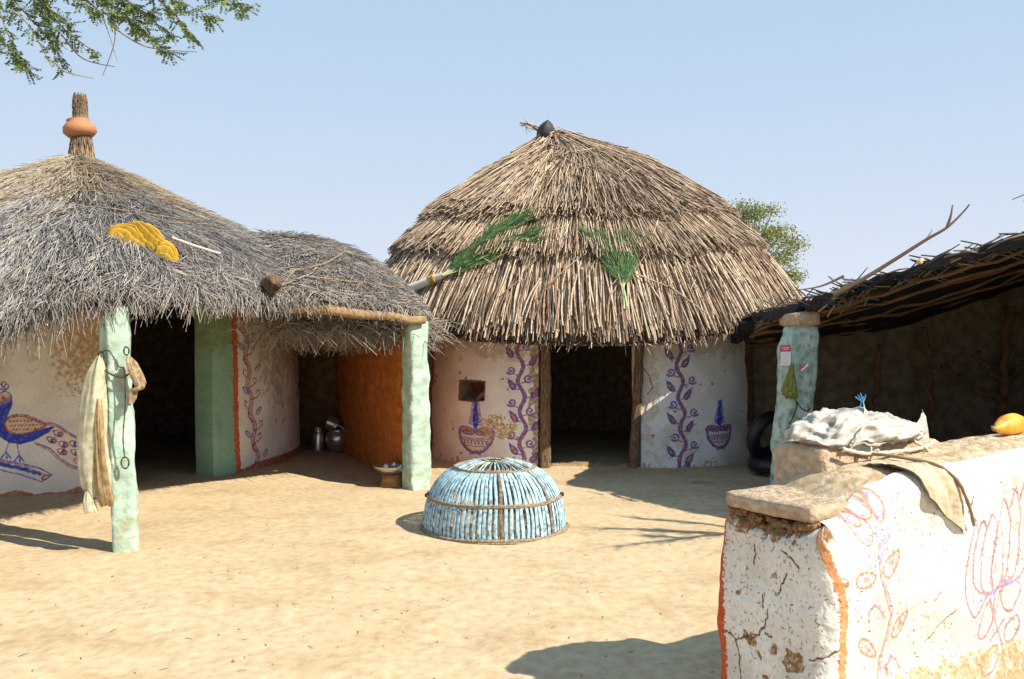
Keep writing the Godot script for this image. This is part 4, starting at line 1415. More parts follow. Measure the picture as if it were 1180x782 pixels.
func build_yard_wall() -> void:
	var t := thing("mud_wall", "cracked whitewashed mud wall painted with a lotus and flowering plant", "wall", yard(0.5, 0.25, 0))
	var pm := paint_yard()
	var m := painted(pm[0])
	m.heightmap_enabled = true
	m.heightmap_texture = ImageTexture.create_from_image((pm[1] as Paint).img)
	m.heightmap_scale = 0.6
	var T := 0.53
	var rc := 0.06
	var qs := []
	var q := -0.62
	while q < 1.6:
		qs.append(q)
		q += 0.02
	qs.append(1.61)
	while q < 4.0:
		qs.append(q)
		q += 0.1
	var p := PackedVector3Array()
	var uv := PackedVector2Array()
	var rows := 48
	for r in rows:
		for z in qs:
			# perimeter: the end face (z < 0), a rounded corner, the long face
			var s := 0.0
			var w := 0.0
			var nx := 0.0
			var nw := 0.0
			if z < -T + rc:
				var g := clampf((-T + rc - z) / 0.09, 0, 1) * PI * 0.5
				s = rc - rc * cos(g)
				w = T - rc + rc * sin(g) + maxf(0.0, (-T + rc - z) - 0.09) * 0.0
				nx = cos(g)
				nw = -sin(g)
				if z < -T + rc - 0.09:
					s = rc + (-T + rc - 0.09 - z)
			elif z < -rc:
				w = -z
				nx = 1.0
			elif z < rc:
				var g: float = (z + rc) / (2 * rc) * PI * 0.5
				s = rc - rc * cos(g)
				w = rc - rc * sin(g)
				nx = cos(g)
				nw = sin(g)
			else:
				s = z
				nw = 1.0
			var hh := yard_top(s)
			var h := 0.0
			var inset := 0.0
			var rt := 0.09
			if r < 38:
				h = lerpf(-0.1, hh - rt, r / 38.0)
			else:
				var g := (r - 38) / 9.0 * PI * 0.5
				h = hh - rt + rt * sin(g)
				inset = rt * (1 - cos(g))
			var bulge := bump_noise.get_noise_3d(z * 45.0, h * 45.0, 3.0) * 0.028 + bump_noise.get_noise_3d(z * 180.0, h * 180.0, 30.0) * 0.007 + 0.03 * (1.0 - h)
			# plaster has broken away at the top of the end face
			if z < -0.04 and z > -0.5:
				var k := clampf((h - 0.86 + 0.03 * sin(z * 17.0) + bump_noise.get_noise_2d(z * 150, 8) * 0.05) / 0.03, 0, 1)
				bulge -= k * (0.035 + bump_noise.get_noise_3d(z * 260.0, h * 260.0, 70.0) * 0.02)
			s += nx * (inset - bulge)
			w += nw * (inset - bulge)
			p.append(yard(s, w, h))
			uv.append(Vector2((z + 0.62) / 2.24, 1.0 - maxf(h, 0.0) / 1.30))
	var b := Buf.new()
	b.grid(rows, qs.size(), p, uv, Color.WHITE, yard(1.0, 0.28, 0.4))
	part(b, "painted_face", m, t)
	# earth top and rear face in one skin
	var e := Buf.new()
	p.clear()
	for r in 26:
		for z in 90:
			var s := 0.07 + z * 0.044
			var hh := yard_top(s)
			var f := r / 17.0
			var w := 0.05 + f * 0.43
			var h := hh - 0.03 + 0.045 * sin(clampf(f, 0, 1) * PI)
			if r > 17:
				w = 0.48 + 0.05 * sin((r - 17) / 8.0 * PI * 0.5)
				h = hh - 0.03 - (r - 17) * 0.15
			var g := yard(s, w, h)
			g.y += bump_noise.get_noise_3d(s * 60.0, w * 60.0, 8.0) * 0.02 + bump_noise.get_noise_3d(s * 220.0, w * 220.0, 8.0) * 0.008
			p.append(g)
	e.grid(26, 90, p, PackedVector2Array(), Color.WHITE, yard(1.5, 0.28, 0.2))
	part(e, "earth_top", mottled(ntex(81, 0.02, 6, [Color(0.60, 0.50, 0.37), Color(0.72, 0.63, 0.51), Color(0.80, 0.74, 0.65)]), 1.4, 0.95, M.mud_n, 1.4), t)
	# flat stone on the end
	var sl := Buf.new()
	var bs := Basis(Vector3.UP, atan2(0.471, 0.882) + 0.05)
	sl.rbox(Transform3D(bs, yard(0.225, 0.29, 0.942)), Vector3(0.44, 0.058, 0.40), Vector3i(14, 3, 12), 0.010, 0.016, bump_noise)
	part(sl, "cap_slab", M.stone, t)
	# crumbling mud bedding under the slab
	var cr := Buf.new()
	for j in 240:
		var z := rng.randf()
		var sz := rng.randf_range(0.004, 0.020)
		cr.rbox(Transform3D(Basis.from_euler(Vector3(rng.randf() * 3, rng.randf() * 3, 0)), yard(rng.randf_range(0.012, 0.05), 0.09 + z * 0.38, 0.905 - rng.randf() * 0.055 * sin(z * PI))), Vector3(sz * 1.8, sz * 0.9, sz * 1.2), Vector3i(1, 1, 1), sz * 0.02, sz * 0.9, bump_noise)
	part(cr, "mud_bedding", mottled(ntex(82, 0.02, 6, [Color(0.40, 0.29, 0.18), Color(0.52, 0.39, 0.25), Color(0.60, 0.46, 0.32)]), 3.0, 0.95, M.mud_n, 1.4), t, true)
	# raised block the bag lies on
	var bl := Buf.new()
	bl.rbox(Transform3D(Basis(Vector3.UP, atan2(0.471, 0.882)), yard(0.70, 0.44, 1.03)), Vector3(0.74, 0.20, 0.26), Vector3i(18, 5, 7), 0.03, 0.025, bump_noise)
	part(bl, "raised_block", M.stone, t)
# ---------- small things ----------
func build_basket() -> void:
	var c := P(-0.145, ground_h(-0.145, 6.87) - 0.005, 6.87)
	var t := thing("basket_coop", "upturned dome basket of chipped pale-blue slats on the courtyard floor", "basket", c)
	var prof := [Vector2(0.592, 0.0), Vector2(0.588, 0.10), Vector2(0.572, 0.20), Vector2(0.545, 0.29), Vector2(0.495, 0.38), Vector2(0.42, 0.455), Vector2(0.325, 0.505)]
	var mats := []
	for k in 5:
		var m := mottled(ntex(300 + k, 0.022, 6, [Color(0.42, 0.32, 0.24), Color(0.52, 0.63, 0.67), Color(0.58, 0.73, 0.80), Color(0.66, 0.80, 0.86), Color(0.78, 0.85, 0.86)] if k < 4 else [Color(0.36, 0.26, 0.18), Color(0.46, 0.36, 0.27), Color(0.55, 0.66, 0.70)], 256), 3.4, 0.7, M.fine_n, 0.7)
		mats.append(m)
	var meshes := []
	for k in 4:
		var s := Buf.new()
		var wd: float = [0.0168, 0.0148, 0.0178, 0.0160][k]
		var p := PackedVector3Array()
		var rows := 13
		for r in rows:
			var f := r / 12.0 * 5.999
			var a: Vector2 = (prof[int(f)] as Vector2).lerp(prof[int(f) + 1], f - int(f))
			var g: Vector2 = (prof[int(f) + 1] as Vector2) - prof[int(f)]
			var nn := Vector2(g.y, -g.x).normalized()
			var w := wd * lerpf(1.0, 0.72, r / 12.0) * (1.0 + 0.08 * sin(r * 2.1 + k))
			var sh := 0.004 * sin(r * 0.8 + k * 2.0)
			for o in [[-w, -0.004], [-w * 0.8, 0.004], [w * 0.8, 0.005], [w, -0.004], [-w, -0.004]]:
				p.append(Vector3(a.x + nn.x * o[1], a.y + nn.y * o[1], o[0] + sh))
		s.grid(rows, 5, p, PackedVector2Array(), Color.WHITE, Vector3(0.45, 0.2, 0), true)
		meshes.append(s.mesh())
	for j in 86:
		var o := MeshInstance3D.new()
		o.mesh = meshes[rng.randi() % 4]
		o.material_override = mats[mini(rng.randi() % 10, 4) if j % 11 == 0 else rng.randi() % 4]
		o.name = "slat"
		t.add_child(o, true)
		o.rotation.y = TAU * (j + rng.randf_range(-0.14, 0.14)) / 86.0
	var hoop := func(r: float, h: float, th: float, col: Material, called: String):
		var b := Buf.new()
		for z in 2:
			var pts := []
			for j in 73:
				var a := TAU * j / 72.0
				pts.append(c + Vector3(cos(a) * (r + 0.006 * z * sin(a * 18)), h + (z - 0.5) * th * 1.1 + 0.004 * sin(a * 5.0), sin(a) * r))
			rope(b, pts, th, Color.WHITE, 6)
		part(b, called, col, t)
	var cane := mottled(ntex(310, 0.03, 5, [Color(0.40, 0.31, 0.22), Color(0.56, 0.46, 0.34), Color(0.62, 0.66, 0.62)], 256), 4.0, 0.85)
	hoop.call(0.605, 0.014, 0.014, cane, "rim")
	hoop.call(0.556, 0.275, 0.010, cane, "middle_hoop")
	hoop.call(0.335, 0.505, 0.010, cane, "top_hoop")
	hoop.call(0.10, 0.555, 0.009, cane, "crown_ring")
	for j in 44:
		var b := Buf.new()
		var a := TAU * (j + rng.randf_range(-0.2, 0.2)) / 44.0
		var d := Vector3(cos(a), 0, sin(a))
		b.tube([c + d * 0.335 + Vector3(0, 0.502, 0), c + d * 0.21 + Vector3(0, 0.545, 0), c + d * 0.07 + Vector3(0, 0.557, 0)], [0.009, 0.0075, 0.005], 4, Color.WHITE)
		part(b, "spoke", mats[0] if j % 3 else cane, t)
	for a in [2.95, 0.15]:
		var b := Buf.new()
		var q := c + Vector3(cos(a) * 0.565, 0.285, sin(a) * 0.565)
		b.rbox(Transform3D(Basis(), q), Vector3(0.035, 0.035, 0.035), Vector3i(3, 3, 3), 0.012, 0.01, bump_noise)
		part(b, "knot", M.dark_rope, t)

func build_pots() -> void:
	# clay pot pushed over the left finial
	var cp := Buf.new()
	var tl := Basis(Vector3(0, 0, 1), 0.16)
	cp.lathe(P(-5.285, 4.08, 10.08), PackedVector2Array([Vector2(0.09, -0.06), Vector2(0.15, -0.045), Vector2(0.19, 0.0), Vector2(0.185, 0.06), Vector2(0.15, 0.105), Vector2(0.12, 0.12), Vector2(0.135, 0.15), Vector2(0.125, 0.15), Vector2(0.105, 0.11)]), 28, Color.WHITE, 0.004, bump_noise, tl)
	single(cp, "clay_pot", M.clay, "orange clay pot threaded on the straw finial of the grey-thatched hut", "pot")
	var bp := Buf.new()
	var dir := (P(0.10, 4.72, 11.9) - P(0.86, 4.38, 12.0)).normalized()
	var bas := Basis(Quaternion(Vector3.UP, dir))
	bp.lathe(P(0.47, 4.555, 11.95), PackedVector2Array([Vector2(0.05, -0.15), Vector2(0.10, -0.12), Vector2(0.15, -0.06), Vector2(0.17, -0.01), Vector2(0.175, 0.03), Vector2(0.165, 0.04), Vector2(0.11, 0.075), Vector2(0.05, 0.10)]), 28, Color.WHITE, 0.004, bump_noise, bas)
	single(bp, "black_pot", M.black_pot, "blackened pot tipped over the leaning tip of the reed roof", "pot")
	# steel water vessels in the porch
	var y := ground_h(-2.41, 11.1)
	var a := thing("water_can", "tall steel milk can standing in the porch's shade", "can", P(-2.60, y, 11.05))
	var b := Buf.new()
	b.lathe(P(-2.60, y, 11.05), PackedVector2Array([Vector2(0.0, 0.0), Vector2(0.085, 0.0), Vector2(0.09, 0.02), Vector2(0.09, 0.22), Vector2(0.06, 0.27), Vector2(0.06, 0.31), Vector2(0.07, 0.32), Vector2(0.0, 0.32)]), 24, Color.WHITE)
	part(b, "body", M.metal, a)
	b = Buf.new()
	b.lathe(P(-2.60, y, 11.05), PackedVector2Array([Vector2(0.072, 0.322), Vector2(0.075, 0.34), Vector2(0.03, 0.36), Vector2(0.0, 0.362)]), 20, Color.WHITE)
	part(b, "lid", M.metal, a)
	a = thing("bucket", "round steel bucket with wire handle in the porch's shade", "bucket", P(-2.34, y, 11.05))
	b = Buf.new()
	b.lathe(P(-2.34, y, 11.05), PackedVector2Array([Vector2(0.0, 0.0), Vector2(0.10, 0.0), Vector2(0.105, 0.02), Vector2(0.15, 0.10), Vector2(0.165, 0.18), Vector2(0.15, 0.25), Vector2(0.11, 0.285), Vector2(0.13, 0.31), Vector2(0.12, 0.31), Vector2(0.10, 0.28)]), 28, Color.WHITE)
	part(b, "body", M.metal, a)
	b = Buf.new()
	var pts := []
	for j in 19:
		var w := PI * j / 18.0 * 1.25 - 0.4
		pts.append(P(-2.34 + cos(w) * 0.17, y + 0.21 + sin(w) * 0.17, 10.93 - 0.05 * sin(w)))
	rope(b, pts, 0.006, Color.WHITE, 5)
	part(b, "handle", M.metal, a)
	b = Buf.new()
	b.lathe(P(-2.40, y + 0.375, 11.05), PackedVector2Array([Vector2(0.0, -0.09), Vector2(0.09, -0.085), Vector2(0.10, -0.06), Vector2(0.095, 0.07), Vector2(0.10, 0.08), Vector2(0.09, 0.08), Vector2(0.085, -0.05)]), 24, Color.WHITE, 0.0, null, Basis(Vector3(0, 0, 1), 1.2))
	single(b, "steel_tumbler", M.metal, "small steel pot lying on top of the round bucket", "pot")
	b = Buf.new()
	b.lathe(P(-2.98, ground_h(-2.98, 11.1), 11.1), PackedVector2Array([Vector2(0.0, 0.0), Vector2(0.08, 0.0), Vector2(0.14, 0.09), Vector2(0.13, 0.17), Vector2(0.08, 0.21), Vector2(0.10, 0.24), Vector2(0.09, 0.24), Vector2(0.07, 0.2)]), 24, Color.WHITE, 0.004, bump_noise)
	single(b, "water_jar", mottled(ntex(320, 0.03, 5, [Color(0.38, 0.20, 0.10), Color(0.50, 0.28, 0.14), Color(0.58, 0.34, 0.18)], 128), 4.0, 0.85), "brown clay jar in the dark corner of the porch", "jar")
	# basin on a mud stand beside the porch post, shoes in it
	var gy := ground_h(-1.30, 8.80)
	b = Buf.new()
	b.lathe(P(-1.27, gy - 0.01, 8.76), PackedVector2Array([Vector2(0.0, 0.0), Vector2(0.17, 0.0), Vector2(0.13, 0.04), Vector2(0.11, 0.09), Vector2(0.14, 0.14), Vector2(0.0, 0.145)]), 20, Color.WHITE, 0.008, bump_noise)
	single(b, "mud_stand", mottled(ntex(321, 0.03, 5, [Color(0.50, 0.34, 0.18), Color(0.60, 0.42, 0.24), Color(0.66, 0.50, 0.30)], 128), 3.0, 0.95, M.mud_n, 1.0), "low mud stand under the basin beside the porch post", "stand")
	b = Buf.new()
	b.lathe(P(-1.27, gy + 0.135, 8.76), PackedVector2Array([Vector2(0.0, 0.0), Vector2(0.14, 0.005), Vector2(0.19, 0.045), Vector2(0.215, 0.085), Vector2(0.205, 0.085), Vector2(0.18, 0.05), Vector2(0.13, 0.02), Vector2(0.0, 0.015)]), 30, Color.WHITE, 0.003, bump_noise)
	single(b, "basin", M.metal, "wide shallow metal basin on the mud stand by the porch post", "basin")
	for k in 3:
		var v := Buf.new()
		v.lathe(P(-1.33 + k * 0.075, gy + 0.20 + 0.012 * (k % 2), 8.72 + 0.04 * (k % 2)), PackedVector2Array([Vector2(0.0, -0.045), Vector2(0.035, -0.04), Vector2(0.05, 0.0), Vector2(0.042, 0.03), Vector2(0.036, 0.03), Vector2(0.04, 0.0), Vector2(0.0, -0.03)]), 16, Color.WHITE, 0.0, null, Basis(Vector3(0.3, 0, 1).normalized(), 0.9 - k * 0.7))
		single(v, "steel_cup", M.metal, ["leftmost small steel cup lying in the wide metal basin", "middle small steel cup lying in the wide metal basin", "rightmost small steel cup lying in the wide metal basin"][k], "cup", "cups in the basin")
	# black tyres standing in the gap right of the middle hut
	for k in 2:
		var v := Buf.new()
		var cc := [P(3.02, 0.42, 9.72), P(2.98, 0.12, 9.45)][k] as Vector3
		var R: float = [0.30, 0.27][k]
		var pr := PackedVector3Array()
		var bb := Basis.from_euler(Vector3(0.25, 0.5, 0)) if k == 0 else Basis.from_euler(Vector3(PI / 2, 0.2, 0.0))
		for r in 13:
			var g := TAU * r / 12.0
			for q in 41:
				var w := TAU * q / 40.0
				var rr := R - 0.07 + 0.075 * cos(g) + (0.006 * sin(w * 40.0) if absf(g - PI) > 2.0 else 0.0)
				pr.append(cc + bb * Vector3(cos(w) * rr, sin(w) * rr, 0.085 * sin(g)))
		v.grid(13, 41, pr, PackedVector2Array(), Color.WHITE, cc, true)
		single(v, "old_tyre", M.rubber, ["black tyre propped upright in the gap beside the white hut", "black tyre lying flat on the ground in front of the upright tyre"][k], "tyre", "tyres by the white hut")

func cloth_hang(b: Buf, rows: Array, folds: float, ph: float, col: Color) -> void:
	var p := PackedVector3Array()
	var n := 48
	# finer rings between the given ones
	var fine := []
	for j in rows.size() - 1:
		for z in 4:
			var row := []
			for q in 5:
				row.append(lerpf(rows[j][q], rows[j + 1][q], z / 4.0))
			fine.append(row)
	fine.append(rows[rows.size() - 1])
	rows = fine
	for r in rows:
		for q in n + 1:
			var w := TAU * (q % n) / n
			var f: float = 1.0 + folds * (2.6 * bump_noise.get_noise_3d(cos(w) * 26.0 + ph * 40.0, sin(w) * 26.0, r[1] * 22.0) + 0.5 * sin(w * 3.0 + ph + r[1] * 4.0))
			p.append(P(r[0] + cos(w) * r[3] * f, r[1] + 0.01 * sin(w * 4.0 + ph), r[2] + sin(w) * r[4] * f))
	b.grid(rows.size(), n + 1, p, PackedVector2Array(), col, P(rows[0][0], (rows[0][1] + rows[rows.size() - 1][1]) * 0.5, rows[0][2]), true)

func build_cloths() -> void:
	var cloth := mottled(ntex(330, 0.02, 5, [Color(0.60, 0.58, 0.46), Color(0.70, 0.68, 0.57), Color(0.76, 0.75, 0.66)], 256), 2.5, 0.95, M.fine_n, 0.6)
	var tan_ := mottled(ntex(331, 0.02, 5, [Color(0.50, 0.40, 0.27), Color(0.60, 0.49, 0.34), Color(0.68, 0.58, 0.43)], 256), 2.5, 0.95, M.fine_n, 0.6)
	var t := thing("hanging_shirt", "pale khaki shirt hung from a hook on the mint-green roof post", "shirt", P(-3.0, 0.35, 6.0))
	var b := Buf.new()
	cloth_hang(b, [[-2.99, 1.43, 5.98, 0.015, 0.02], [-3.0, 1.38, 5.98, 0.035, 0.03], [-3.01, 1.28, 5.97, 0.065, 0.045], [-3.02, 1.12, 5.96, 0.085, 0.055], [-3.025, 0.95, 5.96, 0.10, 0.06], [-3.03, 0.78, 5.96, 0.105, 0.06], [-3.02, 0.62, 5.96, 0.10, 0.055], [-3.01, 0.48, 5.965, 0.09, 0.05], [-2.99, 0.42, 5.97, 0.075, 0.045]], 0.17, 0.3, Color.WHITE)
	part(b, "body", cloth, t)
	b = Buf.new()
	cloth_hang(b, [[-2.975, 1.12, 5.93, 0.02, 0.02], [-2.965, 0.95, 5.92, 0.035, 0.03], [-2.955, 0.75, 5.92, 0.042, 0.035], [-2.94, 0.55, 5.92, 0.05, 0.035], [-2.92, 0.42, 5.925, 0.055, 0.035], [-2.91, 0.36, 5.93, 0.045, 0.03]], 0.2, 1.7, Color.WHITE)
	part(b, "sleeve", tan_, t)
	b = Buf.new()
	cloth_hang(b, [[-3.055, 0.47, 5.94, 0.02, 0.02], [-3.05, 0.40, 5.93, 0.035, 0.025], [-3.04, 0.34, 5.93, 0.045, 0.03], [-3.03, 0.31, 5.93, 0.04, 0.03]], 0.15, 0.7, Color.WHITE)
	part(b, "cuff", cloth, t)
	b = Buf.new()
	cloth_hang(b, [[-2.785, 1.42, 5.99, 0.012, 0.02], [-2.765, 1.38, 5.985, 0.028, 0.03], [-2.735, 1.31, 5.98, 0.036, 0.03], [-2.705, 1.24, 5.98, 0.034, 0.03], [-2.70, 1.20, 5.98, 0.02, 0.03], [-2.76, 1.185, 5.98, 0.032, 0.03], [-2.765, 1.13, 5.98, 0.028, 0.025], [-2.77, 1.09, 5.98, 0.015, 0.02]], 0.26, 2.2, Color.WHITE)
	single(b, "hanging_rag", mottled(ntex(332, 0.02, 5, [Color(0.44, 0.36, 0.27), Color(0.60, 0.51, 0.40), Color(0.70, 0.63, 0.52)], 256), 5.0, 0.95, M.fine_n, 0.6), "small brown rag knotted on the doorway side of the roof post", "rag")
	# yellow skein of cloth on the grey thatch
	b = Buf.new()
	var yc := [Color(0.62, 0.39, 0.04), Color(0.52, 0.31, 0.03)]
	var a0 := deg_to_rad(22.0)
	var base := roof_l.at(YP.x, YP.y)
	var nn := roof_l.normal(YP.x, YP.y)
	var ux := Vector3(1, 0, 0).slide(nn).normalized()
	var uy := nn.cross(ux).normalized()
	if uy.y < 0:
		uy = -uy
	var fz := FastNoiseLite.new()
	fz.seed = 33
	fz.frequency = 0.02
	fz.fractal_octaves = 3
	var lump := func(cu: float, cv: float, ru: float, rv: float, hh: float, turn: float, sd: float) -> void:
		var p := PackedVector3Array()
		for r in 49:
			for q in 65:
				var u := q / 32.0 - 1.0
				var v := r / 24.0 - 1.0
				var e := sqrt(clampf(1.0 - u * u, 0, 1))
				var wv := v * (e * (0.85 + 0.25 * fz.get_noise_2d(u * 60.0, sd)) + 0.04)
				var warp := fz.get_noise_2d(u * 26.0 + sd * 90.0, v * 6.0) * 1.6
				var fold := pow(absf(sin((v * 2.6 + u * 0.5 + warp) * PI)), 0.6)
				var hgt := hh * sqrt(clampf(1.0 - u * u, 0, 1)) * sqrt(clampf(1.0 - v * v, 0, 1)) * (0.30 + 0.70 * fold) + 0.004 * fz.get_noise_2d(u * 160.0, v * 160.0 + sd)
				var w2 := Vector2(u * ru, wv * rv).rotated(turn)
				p.append(base + ux * (cu + w2.x) + uy * (cv + w2.y) + nn * (0.03 + hgt))
		b.grid(49, 65, p, PackedVector2Array(), yc[int(sd) % 2], base - nn * 3.0)
	lump.call(-0.08, 0.03, 0.26, 0.13, 0.14, -0.12, 1.0)
	lump.call(-0.02, 0.0, 0.25, 0.075, 0.19, -0.38, 2.0)
	lump.call(-0.05, 0.06, 0.17, 0.06, 0.17, 0.15, 5.0)
	lump.call(0.19, -0.10, 0.13, 0.075, 0.13, -0.35, 4.0)
	lump.call(-0.18, -0.02, 0.12, 0.06, 0.10, 0.3, 7.0)
	single(b, "yellow_cloth", vcol(0.9), "twisted bright yellow cloth thrown on the grey thatched roof", "cloth")
	b = Buf.new()
	rope(b, curve([base + ux * 0.16 + uy * 0.10 + nn * 0.13, base + ux * 0.34 + uy * 0.105 + nn * 0.115, base + ux * 0.56 + uy * 0.11 + nn * 0.11], 6), 0.011, Color.WHITE, 6)
	single(b, "peeled_stick", flat(Color(0.83, 0.77, 0.72), 0.8), "pale peeled stick lying beside the yellow cloth on the thatch", "stick")

# where things lie on the roofs: angle round the axis, fraction of the slope
var YP := Vector2(0.61, 0.828)

func feathers(at: Vector3, tie: Vector3, tips: Array, label: String, quill_r: float) -> void:
	var t := thing("feather_bundle", label, "feathers", at, "peacock feathers stuck in the reed roof")
	var q := Buf.new()
	var bb := Buf.new()
	var eye_m := vcol(0.5)
	for j in tips.size():
		var tip: Vector3 = tips[j]
		var o := Vector3(rng.randf_range(-1, 1), rng.randf_range(-1, 1), rng.randf_range(-1, 1)) * 0.02
		var bow := (tip - tie).cross(Vector3(0, 0, 1)).normalized() * rng.randf_range(-0.04, 0.04)
		var c := curve([at + o, tie + o * 0.5, tie.lerp(tip, 0.5) + bow, tip], 6)
		var rr := PackedFloat32Array()
		for k in c.size():
			rr.append(lerpf(quill_r, 0.0045, minf(1.0, 1.6 * float(k) / (c.size() - 1))))
		q.tube(PackedVector3Array(c), rr, 5, jit(Color(0.66, 0.62, 0.44), 0.12).lerp(Color(0.32, 0.42, 0.12), rng.randf() * 0.6))
		for k in range(8, c.size()):
			for z in 15:
				var p: Vector3 = c[k]
				var d: Vector3 = ((c[k] as Vector3) - c[k - 1]).normalized()
				var e := d * rng.randf_range(0.03, 0.20) + Vector3(rng.randf_range(-1, 1), rng.randf_range(-0.8, 0.8), rng.randf_range(-0.2, 0.5)) * 0.065
				bb.tube([p - d * rng.randf() * 0.05, p + e * 0.5, p + e], [0.003, 0.003, 0.0015], 3, jit(Color(0.06, 0.155, 0.05) if z % 3 else Color(0.19, 0.25, 0.08), 0.6))
		if j % 3 == 0:
			var ey := Buf.new()
			var tb := Basis.from_euler(Vector3(rng.randf(), rng.randf(), rng.randf()))
			ey.lathe(tip + Vector3(0, -0.02, 0.006), PackedVector2Array([Vector2(0.0, -0.006), Vector2(0.022, -0.004), Vector2(0.026, 0.0), Vector2(0.013, 0.005), Vector2(0.0, 0.008)]), 10, Color(0.015, 0.08, 0.12), 0.0, null, tb * Basis(Vector3(1, 0, 0), 1.2))
			part(ey, "eye_spot", eye_m, t)
	part(q, "quills", M.vc, t)
	part(bb, "barbs", M.leaf, t, true)

func build_roof_things() -> void:
	# peacock feathers
	var n := Vector3(0, 0.45, 0.9).normalized()
	var tips := []
	for j in 14:
		var f := j / 13.0
		tips.append(roof_c.at(FA.x + FB.x + f * FB.y, FA.y + FB.z - 0.05 * sin(f * 3.0) + rng.randf_range(-0.03, 0.03)) + n * 0.18)
	feathers(roof_c.at(FA.x - 0.26, FA.y + 0.06) + n * 0.16, roof_c.at(FA.x - 0.12, FA.y + 0.01) + n * 0.17, tips, "bound bundle of green peacock feathers with white quills on the roof's left", 0.017)
	var wb := Buf.new()
	var h0 := roof_c.at(FA.x - 0.27, FA.y + 0.065) + n * 0.15
	var h1 := roof_c.at(FA.x - 0.11, FA.y + 0.005) + n * 0.18
	wb.tube([h0, h0.lerp(h1, 0.5), h1], [0.06, 0.052, 0.035], 12, Color(0.70, 0.65, 0.55))
	for j in 4:
		var ring := []
		for k in 13:
			var w := TAU * k / 12.0
			var ax := (h1 - h0).normalized()
			var s := ax.cross(Vector3.UP).normalized()
			ring.append(h0.lerp(h1, 0.66 + j * 0.04) + (s * cos(w) + ax.cross(s) * sin(w)) * 0.052)
		var pr := PackedFloat32Array()
		pr.resize(13)
		pr.fill(0.008)
		wb.tube(PackedVector3Array(ring), pr, 5, Color(0.50, 0.30, 0.06))
	var fb := get_node("feather_bundle")
	part(wb, "handle", M.vc, fb)
	tips.clear()
	for j in 11:
		var f := j / 10.0
		tips.append(roof_c.at(FC.x - 0.16 + f * 0.30, FC.y - 0.13 + rng.randf_range(-0.03, 0.07)) + n * 0.14)
	feathers(roof_c.at(FC.x + 0.0, FC.y + 0.11) + n * 0.10, roof_c.at(FC.x + 0.0, FC.y + 0.06) + n * 0.12, tips, "loose fan of green peacock feathers tucked in the middle of the reed roof", 0.009)

var FA := Vector2(-0.60, 0.86)
var FB := Vector3(0.02, 0.30, -0.16)
var FC := Vector2(0.13, 0.82)

